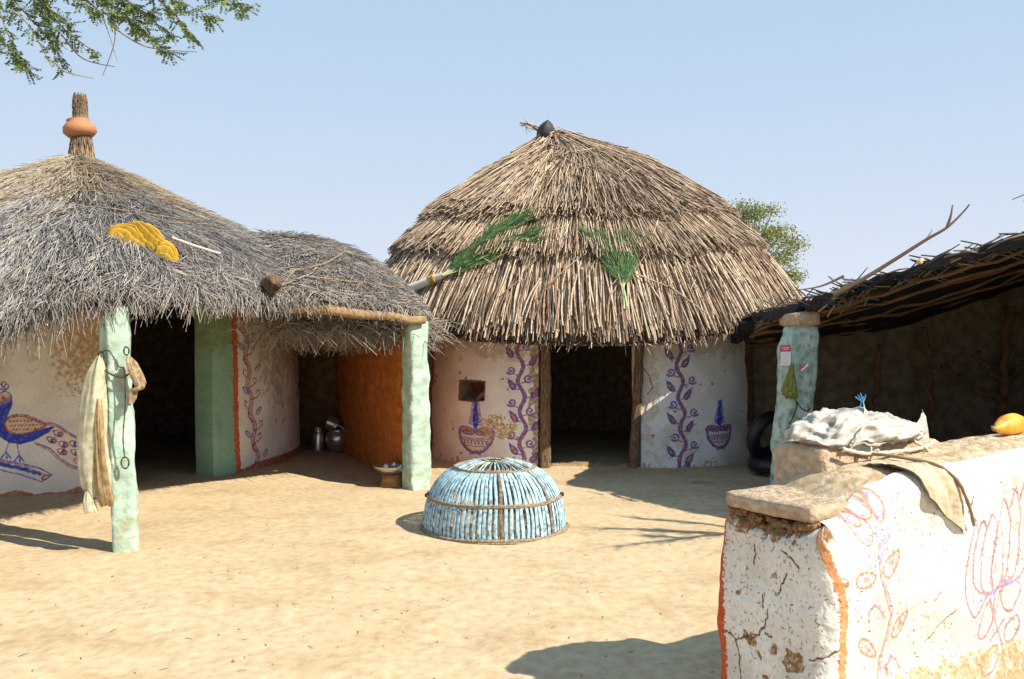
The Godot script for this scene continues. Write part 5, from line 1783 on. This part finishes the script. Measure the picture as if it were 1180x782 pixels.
func build_wall_things() -> void:
	# crumpled white sack on the raised block
	var fr := FastNoiseLite.new()
	fr.seed = 15
	fr.frequency = 0.05
	fr.fractal_type = FastNoiseLite.FRACTAL_RIDGED
	fr.fractal_octaves = 3
	var t := thing("plastic_sack", "crumpled white plastic sack with strings on the yard wall", "sack", yard(0.72, 0.44, 1.12))
	var sackm := mottled(ntex(340, 0.02, 5, [Color(0.58, 0.55, 0.50), Color(0.72, 0.70, 0.66), Color(0.80, 0.79, 0.77)], 256), 4.0, 0.5, M.fine_n, 0.8)
	var b := Buf.new()
	var p := PackedVector3Array()
	var uvv := PackedVector2Array()
	for r in 61:
		var g := PI * r / 60.0
		for q in 141:
			var w := TAU * (q % 140) / 140.0
			var d := Vector3(sin(g) * cos(w), cos(g), sin(g) * sin(w))
			var k := 1.0 + fr.get_noise_3dv(d * 20.0) * 0.24 + fr.get_noise_3dv(d * 40.0 + Vector3(50, 0, 0)) * 0.035
			var s := 0.68 + d.x * 0.33 * k
			var h := 1.145 + d.y * (0.105 if d.y > 0 else 0.03) * k * (1.25 - 0.75 * (d.x * 0.5 + 0.5)) + 0.02 * fr.get_noise_2d(d.x * 30.0, 0.0)
			p.append(yard(s, 0.42 + d.z * 0.15 * k, h))
			uvv.append(Vector2(q / 140.0, r / 60.0))
	b.grid(61, 141, p, uvv, Color.WHITE, yard(0.68, 0.42, 1.14), true)
	part(b, "body", sackm, t)
	# the standing corners of the sack: thin folded cloth with two faces
	for c in [[0.48, 0.36, 1.16, 0.68, 0.40, 1.17, 0.67, 0.40, 1.30, 0.62, 0.38, 1.20], [0.86, 0.34, 1.11, 1.06, 0.38, 1.08, 1.07, 0.42, 1.25, 1.0, 0.38, 1.20], [0.42, 0.30, 1.10, 0.62, 0.28, 1.10, 0.56, 0.33, 1.20, 0.46, 0.36, 1.19]]:
		var q := Buf.new()
		for lay in 2:
			p = PackedVector3Array()
			for i in 9:
				for j in 9:
					var u := i / 8.0
					var v := j / 8.0
					var A := yard(c[0], c[1], c[2]).lerp(yard(c[3], c[4], c[5]), u)
					var B := yard(c[9], c[10], c[11]).lerp(yard(c[6], c[7], c[8]), u)
					var z := A.lerp(B, v)
					z += Vector3(fr.get_noise_3dv(z * 90.0), fr.get_noise_3dv(z * 90.0 + Vector3(9, 9, 9)), fr.get_noise_3dv(z * 90.0 + Vector3(40, 9, 9))) * 0.018
					z += Vector3(-0.3, 0.0, 0.9) * 0.012 * sin(u * PI) * sin(v * PI) * (1 if lay == 0 else -1)
					p.append(z)
			q.grid(9, 9, p, PackedVector2Array(), Color.WHITE, yard(c[0], c[1] + (2.0 if lay == 0 else -2.0), c[2]))
		part(q, "folded_corner", sackm, t)
	b = Buf.new()
	rope(b, curve([yard(0.40, 0.27, 1.13), yard(0.52, 0.26, 1.105), yard(0.70, 0.27, 1.10), yard(0.90, 0.28, 1.105), yard(1.02, 0.32, 1.12)], 7), 0.008, Color.WHITE, 5)
	rope(b, curve([yard(0.56, 0.27, 1.12), yard(0.555, 0.265, 1.06), yard(0.53, 0.26, 1.01), yard(0.51, 0.26, 0.99)], 5), 0.005, Color.WHITE, 4)
	rope(b, curve([yard(0.45, 0.28, 1.12), yard(0.48, 0.265, 1.17), yard(0.55, 0.29, 1.21), yard(0.60, 0.30, 1.17), yard(0.56, 0.27, 1.12)], 5), 0.005, Color.WHITE, 4)
	rope(b, curve([yard(0.85, 0.29, 1.13), yard(0.90, 0.27, 1.10), yard(0.92, 0.26, 1.05), yard(0.94, 0.255, 1.04)], 5), 0.007, Color.WHITE, 4)
	part(b, "string", flat(Color(0.80, 0.76, 0.66), 0.9), t)
	b = Buf.new()
	for j in 5:
		b.tube(PackedVector3Array(curve([yard(0.655, 0.40, 1.27), yard(0.665 + j * 0.004, 0.40, 1.295), yard(0.66 + (j - 2) * 0.016, 0.40, 1.315 + 0.008 * (j % 3))], 4)), PackedFloat32Array([0.003, 0.003, 0.003, 0.003, 0.003, 0.003, 0.003, 0.003, 0.002]), 4, Color(0.05, 0.22, 0.42))
	part(b, "blue_strip", M.vc, t)
	# burlap draped over the wall's shoulder
	b = Buf.new()
	for lay in 2:
		p = PackedVector3Array()
		for i in 17:
			var u := i / 16.0
			for j in 15:
				var v := j / 14.0
				var s := lerpf(0.46, 0.66, v) + 0.05 * u
				var a := lerpf(0.20, lerpf(-0.06, -0.22, v), u)
				p.append(yard_skin(s, a, 0.016 + 0.006 * lay + 0.006 * sin(v * 9.0) * u + bump_noise.get_noise_2d(u * 90, v * 90) * 0.012))
		b.grid(17, 15, p, PackedVector2Array(), Color.WHITE, yard(0.6, 0.3 if lay == 1 else -5.0, 0.6 if lay == 1 else 4.0))
	single(b, "burlap_cloth", mottled(ntex(341, 0.03, 6, [Color(0.64, 0.57, 0.46), Color(0.74, 0.67, 0.56), Color(0.80, 0.74, 0.64)], 256), 5.0, 0.97, M.fine_n, 0.4), "grey-brown burlap flap draped over the top of the yard wall", "cloth")
	b = Buf.new()
	var pts := []
	for j in 22:
		var f := j / 21.0
		pts.append(yard_skin(0.52 + f * 0.22, lerpf(0.30, -0.19, f), 0.034 + 0.008 * sin(f * 9.0)))
	rope(b, pts, 0.007, Color.WHITE, 5)
	single(b, "rope", M.rope, "thin rope lying over the yard wall along the burlap edge", "rope")
	# yellow gourd
	t = thing("gourd", "yellow gourd lying on the top of the yard wall", "gourd", yard(1.42, 0.27, 1.14))
	b = Buf.new()
	p = PackedVector3Array()
	for r in 21:
		var f := r / 20.0
		var rr := 0.05 * pow(sin(PI * clampf(f * 0.985 + 0.005, 0, 1)), 0.62) * (0.9 + 0.15 * f)
		for q in 25:
			var w := TAU * (q % 24) / 24.0
			var kk := 1.0 + 0.025 * cos(w * 8.0)
			p.append(yard(1.37 + f * 0.32, 0.27 + 0.05 * f + sin(w) * rr * kk, 1.158 + 0.010 * sin(f * 3.0) + cos(w) * rr * kk))
	b.grid(21, 25, p, PackedVector2Array(), Color.WHITE, yard(1.49, 0.29, 1.16), true)
	part(b, "body", mottled(ntex(342, 0.02, 5, [Color(0.80, 0.50, 0.10), Color(0.88, 0.62, 0.16), Color(0.92, 0.70, 0.26)], 128), 4.0, 0.45), t)
	b = Buf.new()
	b.tube([yard(1.365, 0.27, 1.158), yard(1.345, 0.265, 1.162), yard(1.33, 0.26, 1.171)], [0.012, 0.007, 0.005], 6, Color.WHITE)
	part(b, "stalk", M.rope, t)

func build_pillar_things() -> void:
	# notice card, with a pink head
	var t := thing("notice_card", "white card with a pink heading hung on the shed's corner pillar", "card", P(2.50, 1.40, 7.53))
	var im := Image.create(96, 144, false, Image.FORMAT_RGB8)
	im.fill(Color(0.86, 0.86, 0.88))
	im.fill_rect(Rect2i(0, 0, 96, 44), Color(0.72, 0.18, 0.32))
	im.fill_rect(Rect2i(10, 12, 76, 8), Color(0.88, 0.70, 0.74))
	im.fill_rect(Rect2i(20, 26, 56, 6), Color(0.88, 0.70, 0.74))
	for r in 7:
		im.fill_rect(Rect2i(10, 54 + r * 12, 76 - (r * 13) % 20, 2), Color(0.62, 0.62, 0.68))
	var m := StandardMaterial3D.new()
	m.albedo_texture = ImageTexture.create_from_image(im)
	m.roughness = 0.6
	var b := Buf.new()
	var p := PackedVector3Array()
	var uv := PackedVector2Array()
	for r in 5:
		for q in 4:
			p.append(P(2.455 + q * 0.031, 1.50 - r * 0.046, 7.530 - 0.006 * sin(r * 0.8)))
			uv.append(Vector2(q / 3.0, r / 4.0))
	b.grid(5, 4, p, uv, Color.WHITE, P(2.5, 1.4, 9.0))
	part(b, "sheet", m, t)
	b = Buf.new()
	b.rbox(Transform3D(Basis(), P(2.501, 1.408, 7.534)), Vector3(0.095, 0.186, 0.004), Vector3i(2, 2, 1), 0.001, 0.0, null)
	part(b, "backing", flat(Color(0.6, 0.58, 0.55)), t)
	# green net bag
	b = Buf.new()
	cloth_hang(b, [[2.56, 1.33, 7.52, 0.012, 0.012], [2.545, 1.25, 7.51, 0.03, 0.02], [2.535, 1.17, 7.50, 0.055, 0.03], [2.53, 1.10, 7.50, 0.07, 0.035], [2.54, 1.05, 7.50, 0.07, 0.035], [2.55, 1.02, 7.51, 0.045, 0.025]], 0.10, 0.4, Color.WHITE)
	single(b, "green_bag", mottled(ntex(350, 0.03, 5, [Color(0.30, 0.32, 0.10), Color(0.42, 0.44, 0.16), Color(0.52, 0.53, 0.26)], 128), 6.0, 0.8), "small olive-green bag hanging on the shed's corner pillar", "bag")
	b = Buf.new()
	rope(b, curve([P(2.58, 1.02, 7.52), P(2.60, 0.95, 7.515), P(2.56, 0.84, 7.51), P(2.54, 0.78, 7.515), P(2.60, 0.74, 7.515), P(2.66, 0.80, 7.52)], 6), 0.006, Color.WHITE, 5)
	rope(b, curve([P(2.58, 1.02, 7.52), P(2.64, 0.93, 7.52), P(2.70, 0.90, 7.53), P(2.73, 0.93, 7.55)], 6), 0.006, Color.WHITE, 5)
	single(b, "black_wire", M.rubber, "loose black wire dangling on the shed's corner pillar", "wire")
	b = Buf.new()
	for j in 2:
		b.rbox(Transform3D(Basis(Vector3(0, 0, 1), 0.7), P(2.655 + j * 0.022, 1.30 + j * 0.0, 7.535)), Vector3(0.09, 0.018, 0.004), Vector3i(4, 1, 1), 0.001, 0.0, null, [Color(0.55, 0.08, 0.07), Color(0.75, 0.73, 0.72)][j])
	single(b, "paper_strip", M.vc, "small red and white paper strip stuck on the shed's corner pillar", "paper")

func build_branches() -> void:
	# dead branch on the shed roof
	var b := Buf.new()
	var fork := func(bf: Buf, pts: Array, r: float, r2: float):
		var c := curve(pts, 5)
		var rr := PackedFloat32Array()
		for k in c.size():
			rr.append(lerpf(r, r2, float(k) / (c.size() - 1)))
		bf.tube(PackedVector3Array(c), rr, 6, jit(Color(0.26, 0.19, 0.14), 0.15))
	fork.call(b, [P(2.85, 1.95, 7.3), P(3.02, 2.06, 7.12), P(3.22, 2.21, 6.97), P(3.42, 2.37, 6.8), P(3.55, 2.46, 6.72), P(3.66, 2.58, 6.68), P(3.70, 2.64, 6.66)], 0.022, 0.006)
	fork.call(b, [P(3.55, 2.46, 6.72), P(3.57, 2.55, 6.7), P(3.585, 2.64, 6.7)], 0.014, 0.005)
	fork.call(b, [P(3.42, 2.37, 6.8), P(3.48, 2.43, 6.85), P(3.52, 2.47, 6.9)], 0.010, 0.004)
	fork.call(b, [P(2.9, 2.10, 7.2), P(2.75, 2.02, 7.35), P(2.55, 1.99, 7.5)], 0.013, 0.004)
	single(b, "dead_branch", M.vc, "forked dead branch rising from the shed roof's edge", "branch")
	b = Buf.new()
	for a in [[P(4.7, 2.62, 5.5), P(4.0, 2.75, 5.1), P(3.55, 2.9, 4.75)], [P(4.2, 2.70, 5.2), P(3.9, 2.62, 5.35), P(3.5, 2.55, 5.45)], [P(4.3, 2.72, 5.25), P(3.95, 2.9, 5.3), P(3.7, 3.05, 5.3)], [P(4.0, 2.75, 5.1), P(3.75, 2.72, 5.15), P(3.6, 2.66, 5.2)], [P(4.5, 2.7, 5.4), P(4.2, 2.85, 5.6), P(3.95, 3.0, 5.75)]]:
		fork.call(b, a, 0.03, 0.008)
		for j in 60:
			var f := rng.randf_range(0.3, 1.0)
			var q: Vector3 = (a[0] as Vector3).lerp(a[2], f)
			var e: Vector3 = (a[2] - a[0]).normalized() * rng.randf_range(0.05, 0.2) + Vector3(rng.randf_range(-1, 1), rng.randf_range(-1, 1), rng.randf_range(-1, 1)) * 0.09
			b.tube([q, q + e], [0.006, 0.003], 3, jit(Color(0.22, 0.17, 0.11), 0.3))
	single(b, "brushwood_bundle", M.vc, "dry brushwood sticking out of the shed roof at the far right edge", "brushwood")
	# rolled hem of brush tied on the edge
	b = Buf.new()
	var rp := []
	for j in 22:
		var w := j * 1.1
		rp.append(P(2.96 + 0.03 * sin(w), 2.0 + 0.035 * cos(w * 1.3), 7.30 + 0.025 * cos(w)))
	rope(b, rp, 0.008, Color.WHITE, 4)
	single(b, "rope_knot", M.rope, "tangled rope knot tied on the shed roof's edge", "rope")
	b = Buf.new()
	b.rbox(Transform3D(Basis.from_euler(Vector3(0, 0.6, 0.05)), P(3.40, 2.185, 6.83)), Vector3(0.14, 0.045, 0.05), Vector3i(7, 4, 4), 0.02, 0.04, bump_noise)
	single(b, "wood_stub", flat(Color(0.78, 0.66, 0.50), 0.9), "short pale wood stub lying on the shed roof's edge", "wood")
	# fallen twig on the ground
	b = Buf.new()
	fork.call(b, [P(1.93, 0.02, 8.85), P(2.03, 0.035, 8.82), P(2.16, 0.02, 8.80)], 0.012, 0.006)
	single(b, "fallen_twig", M.vc, "dark twig lying on the shaded ground before the white hut", "twig")

func leaf_quad(b: Buf, p: Vector3, d: Vector3, ln: float, wd: float, col: Color) -> void:
	var s := d.cross(Vector3(rng.randf_range(-1, 1), rng.randf_range(-1, 1), rng.randf_range(-1, 1))).normalized()
	var nn := s.cross(d).normalized()
	var k := b.v.size()
	for q in [p, p + d * ln * 0.5 + s * wd + nn * wd * 0.3, p + d * ln, p + d * ln * 0.5 - s * wd + nn * wd * 0.3]:
		b.v.append(q)
		b.n.append(-nn)
		b.c.append(col)
		b.t.append(Vector2.ZERO)
	b.i.append_array(PackedInt32Array([k, k + 1, k + 2, k, k + 2, k + 3]))

func hang(x: float, h: float, k: float, d: float) -> Vector3:
	return P((-3.6 + (x + 3.6) * 0.74) * k, 1.55 + (4.02 - (4.0 - h) * 0.80 - 1.55) * k, d)

func build_trees() -> void:
	# overhanging acacia, its trunk beyond the left edge
	var t := thing("acacia_tree", "feathery green acacia whose twigs hang into the sky at top left", "tree", P(-3.5, 0, 2.6))
	var b := Buf.new()
	var f := Buf.new()
	var bark := Color(0.20, 0.155, 0.115)
	b.tube(PackedVector3Array(curve([P(-3.5, -0.1, 2.6), P(-3.45, 0.8, 2.6), P(-3.3, 1.7, 2.7), P(-3.1, 2.5, 2.9), P(-2.8, 3.15, 3.1)], 5)), PackedFloat32Array(range(21).map(func(z): return lerpf(0.12, 0.05, z / 20.0))), 9, bark)
	# limbs reach over the frame's top edge; twigs hang down from them
	for l in [[P(-2.8, 3.15, 3.1), P(-2.4, 3.28, 3.35), P(-1.8, 3.24, 3.5), P(-1.2, 3.18, 3.5), P(-0.75, 3.14, 3.5)], [P(-3.1, 2.5, 2.9), P(-2.75, 3.05, 3.2), P(-2.3, 3.22, 3.4), P(-1.6, 3.36, 3.45)]]:
		var c := curve(l, 6)
		b.tube(PackedVector3Array(c), PackedFloat32Array(range(c.size()).map(func(z): return lerpf(0.035, 0.008, float(z) / c.size()))), 6, bark)
	# [start, mid, end, leafiness, how far along the leaves reach]
	var W := [[-3.60, 3.95, -3.45, 3.55, -3.33, 3.25, 1.0, 1.0], [-3.45, 3.9, -3.15, 3.6, -2.95, 3.45, 1.0, 0.8], [-3.2, 3.95, -2.95, 3.62, -2.62, 3.38, 1.0, 0.85], [-3.2, 3.92, -3.05, 3.6, -3.0, 3.28, 0.8, 1.0], [-2.9, 3.95, -2.6, 3.75, -2.48, 3.35, 0.1, 0.3], [-2.48, 3.75, -2.45, 3.5, -2.62, 3.22, 0.0, 0.0],
		[-2.6, 3.9, -2.35, 3.72, -2.1, 3.52, 1.0, 1.0], [-2.5, 3.95, -2.2, 3.75, -1.95, 3.56, 1.0, 1.0], [-2.35, 3.72, -2.1, 3.5, -1.95, 3.42, 0.8, 1.0], [-2.48, 3.62, -2.15, 3.44, -1.72, 3.43, 0.0, 0.0], [-2.2, 3.95, -1.95, 3.78, -1.74, 3.54, 1.0, 1.0], [-2.1, 3.98, -1.8, 3.82, -1.56, 3.72, 1.0, 1.0], [-1.9, 4.05, -1.55, 3.9, -1.25, 3.82, 1.0, 1.0], [-1.6, 4.05, -1.4, 3.95, -1.28, 3.78, 0.8, 1.0], [-3.05, 3.98, -2.75, 3.82, -2.5, 3.72, 1.0, 1.0], [-2.8, 4.0, -2.45, 3.86, -2.15, 3.78, 1.0, 1.0], [-3.4, 3.75, -3.25, 3.62, -3.1, 3.3, 0.5, 0.9], [-3.62, 3.65, -3.5, 3.5, -3.38, 3.32, 1.0, 1.0], [-2.95, 3.55, -2.75, 3.34, -2.5, 3.3, 0.0, 0.0], [-3.0, 3.3, -2.9, 3.22, -2.7, 3.2, 0.0, 0.0], [-3.3, 4.0, -3.1, 3.8, -2.9, 3.68, 1.0, 1.0]]
	for w in W:
		var dd := 3.5 + rng.randf_range(-0.15, 0.15)
		var k := dd / 5.7
		var c := curve([hang(w[0], w[1], k, dd), hang(w[2], w[3], k, dd), hang(w[4], w[5], k, dd + 0.05)], 10)
		b.tube(PackedVector3Array(c), PackedFloat32Array(range(c.size()).map(func(z): return lerpf(0.004, 0.0012, float(z) / c.size()))), 4, bark.lerp(Color(0.30, 0.26, 0.16), 0.4))
		if w[6] <= 0.05:
			continue
		for j in c.size() - 1:
			if float(j) / c.size() > w[7]:
				continue
			for z in 3:
				if rng.randf() > w[6] * 0.62:
					continue
				# one compound leaf: a stalk with paired leaflets
				var q: Vector3 = (c[j] as Vector3).lerp(c[j + 1], rng.randf())
				var d := Vector3(rng.randf_range(-0.6, 1.0), rng.randf_range(-1.3, 0.2), rng.randf_range(-0.8, 0.8)).normalized()
				var side := d.cross(Vector3.UP).normalized()
				var col := jit(Color(0.075, 0.13, 0.025).lerp(Color(0.14, 0.20, 0.035), clampf((q.x + 2.0) / 1.0, 0, 1)), 0.4)
				var n := 7
				for m in n:
					var pp := q + d * (0.008 + 0.008 * m)
					for s in [-1.0, 1.0]:
						leaf_quad(f, pp, (side * s + d * 0.35 + Vector3(0, rng.randf_range(-0.3, 0.1), 0)).normalized(), rng.randf_range(0.013, 0.020), 0.0042, col)
	var cr := part(f, "crown", M.leaf, t)
	cr.set_meta("kind", "stuff")
	part(b, "trunk", M.vc, t)
	# far tree behind the white hut
	t = thing("background_tree", "hazy yellow-green tree behind the reed roof's right slope", "tree", P(7.5, 0, 26))
	b = Buf.new()
	f = Buf.new()
	b.tube(PackedVector3Array(curve([P(7.5, -0.1, 26), P(7.55, 1.4, 26), P(7.4, 2.6, 26), P(7.5, 3.6, 26)], 4)), PackedFloat32Array(range(13).map(func(z): return lerpf(0.13, 0.05, z / 12.0))), 8, bark)
	for j in 46:
		var a := rng.randf() * TAU
		var el := rng.randf_range(-0.75, 1.3)
		var rr := rng.randf_range(0.7, 1.0)
		var cc := P(7.7, 4.55, 26.0)
		var tip := cc + Vector3(cos(a) * cos(el) * 1.4, sin(el) * 1.25, sin(a) * cos(el) * 1.2) * rr
		if tip.x > 8.4 and tip.y > 4.7:
			tip.x -= 0.3
		if j % 7 == 0:
			tip = P(8.55 + rng.randf_range(-0.25, 0.3), 3.45 + rng.randf_range(-0.4, 0.4), 26 + rng.randf_range(-0.5, 0.5))
		var st := P(7.45, 3.3, 26.0)
		b.tube(PackedVector3Array(curve([st, st.lerp(tip, 0.5) + Vector3(0, 0.12, 0), tip], 4)), PackedFloat32Array(range(9).map(func(z): return lerpf(0.035, 0.008, z / 8.0))), 5, bark)
		for k in 260:
			var q := tip + Vector3(rng.randfn(), rng.randfn() * 0.7, rng.randfn()) * 0.17
			leaf_quad(f, q, Vector3(rng.randf_range(-1, 1), rng.randf_range(-1, 0.6), rng.randf_range(-1, 1)).normalized(), rng.randf_range(0.05, 0.10), 0.022, jit(Color(0.23, 0.26, 0.085), 0.3))
	part(b, "trunk", M.vc, t)
	cr = part(f, "crown", M.leaf, t)
	cr.set_meta("kind", "stuff")

func _ready() -> void:
	rng.seed = 20240611
	bump_noise.seed = 4
	bump_noise.frequency = 0.05
	bump_noise.fractal_octaves = 4
	gn.seed = 9
	gn.frequency = 0.05
	gn.fractal_octaves = 4
	var cam := Camera3D.new()
	cam.name = "camera"
	add_child(cam)
	cam.position = Vector3(0, 1.55, 0)
	cam.fov = 44.75
	cam.near = 0.05
	cam.far = 1200.0
	cam.current = true
	var we := WorldEnvironment.new()
	we.name = "world"
	var env := Environment.new()
	env.background_mode = Environment.BG_SKY
	var sm := ProceduralSkyMaterial.new()
	sm.sky_top_color = Color(0.455, 0.565, 0.665)
	sm.sky_horizon_color = Color(0.665, 0.68, 0.715)
	sm.sky_curve = 0.22
	sm.ground_bottom_color = Color(0.55, 0.47, 0.36)
	sm.ground_horizon_color = Color(0.80, 0.78, 0.74)
	sm.sun_angle_max = 1.0
	var sk := Sky.new()
	sk.sky_material = sm
	env.sky = sk
	env.tonemap_mode = Environment.TONE_MAPPER_LINEAR
	env.tonemap_exposure = 2.05
	env.sdfgi_enabled = true
	env.ssao_enabled = true
	env.ssil_enabled = true
	we.environment = env
	add_child(we)
	var sun := DirectionalLight3D.new()
	sun.name = "sun"
	add_child(sun)
	var el := deg_to_rad(43.0)
	var to_sun := Vector3(0.89 * cos(el), sin(el), 0.456 * cos(el)).normalized()
	sun.look_at_from_position(to_sun * 20.0, Vector3.ZERO, Vector3.UP)
	sun.light_energy = 1.2
	sun.light_color = Color(1.0, 0.965, 0.90)
	sun.light_angular_distance = 0.5
	sun.shadow_enabled = true

	stamp_dents()
	make_materials()
	print("materials ", Time.get_ticks_msec())
	build_ground()
	print("ground ", Time.get_ticks_msec())
	build_left_hut()
	print("left ", Time.get_ticks_msec())
	build_porch()
	build_middle_hut()
	print("middle ", Time.get_ticks_msec())
	build_shed()
	build_yard_wall()
	print("yard ", Time.get_ticks_msec())
	build_basket()
	build_pots()
	build_cloths()
	build_roof_things()
	build_wall_things()
	build_pillar_things()
	build_branches()
	build_trees()
	print("done ", Time.get_ticks_msec())
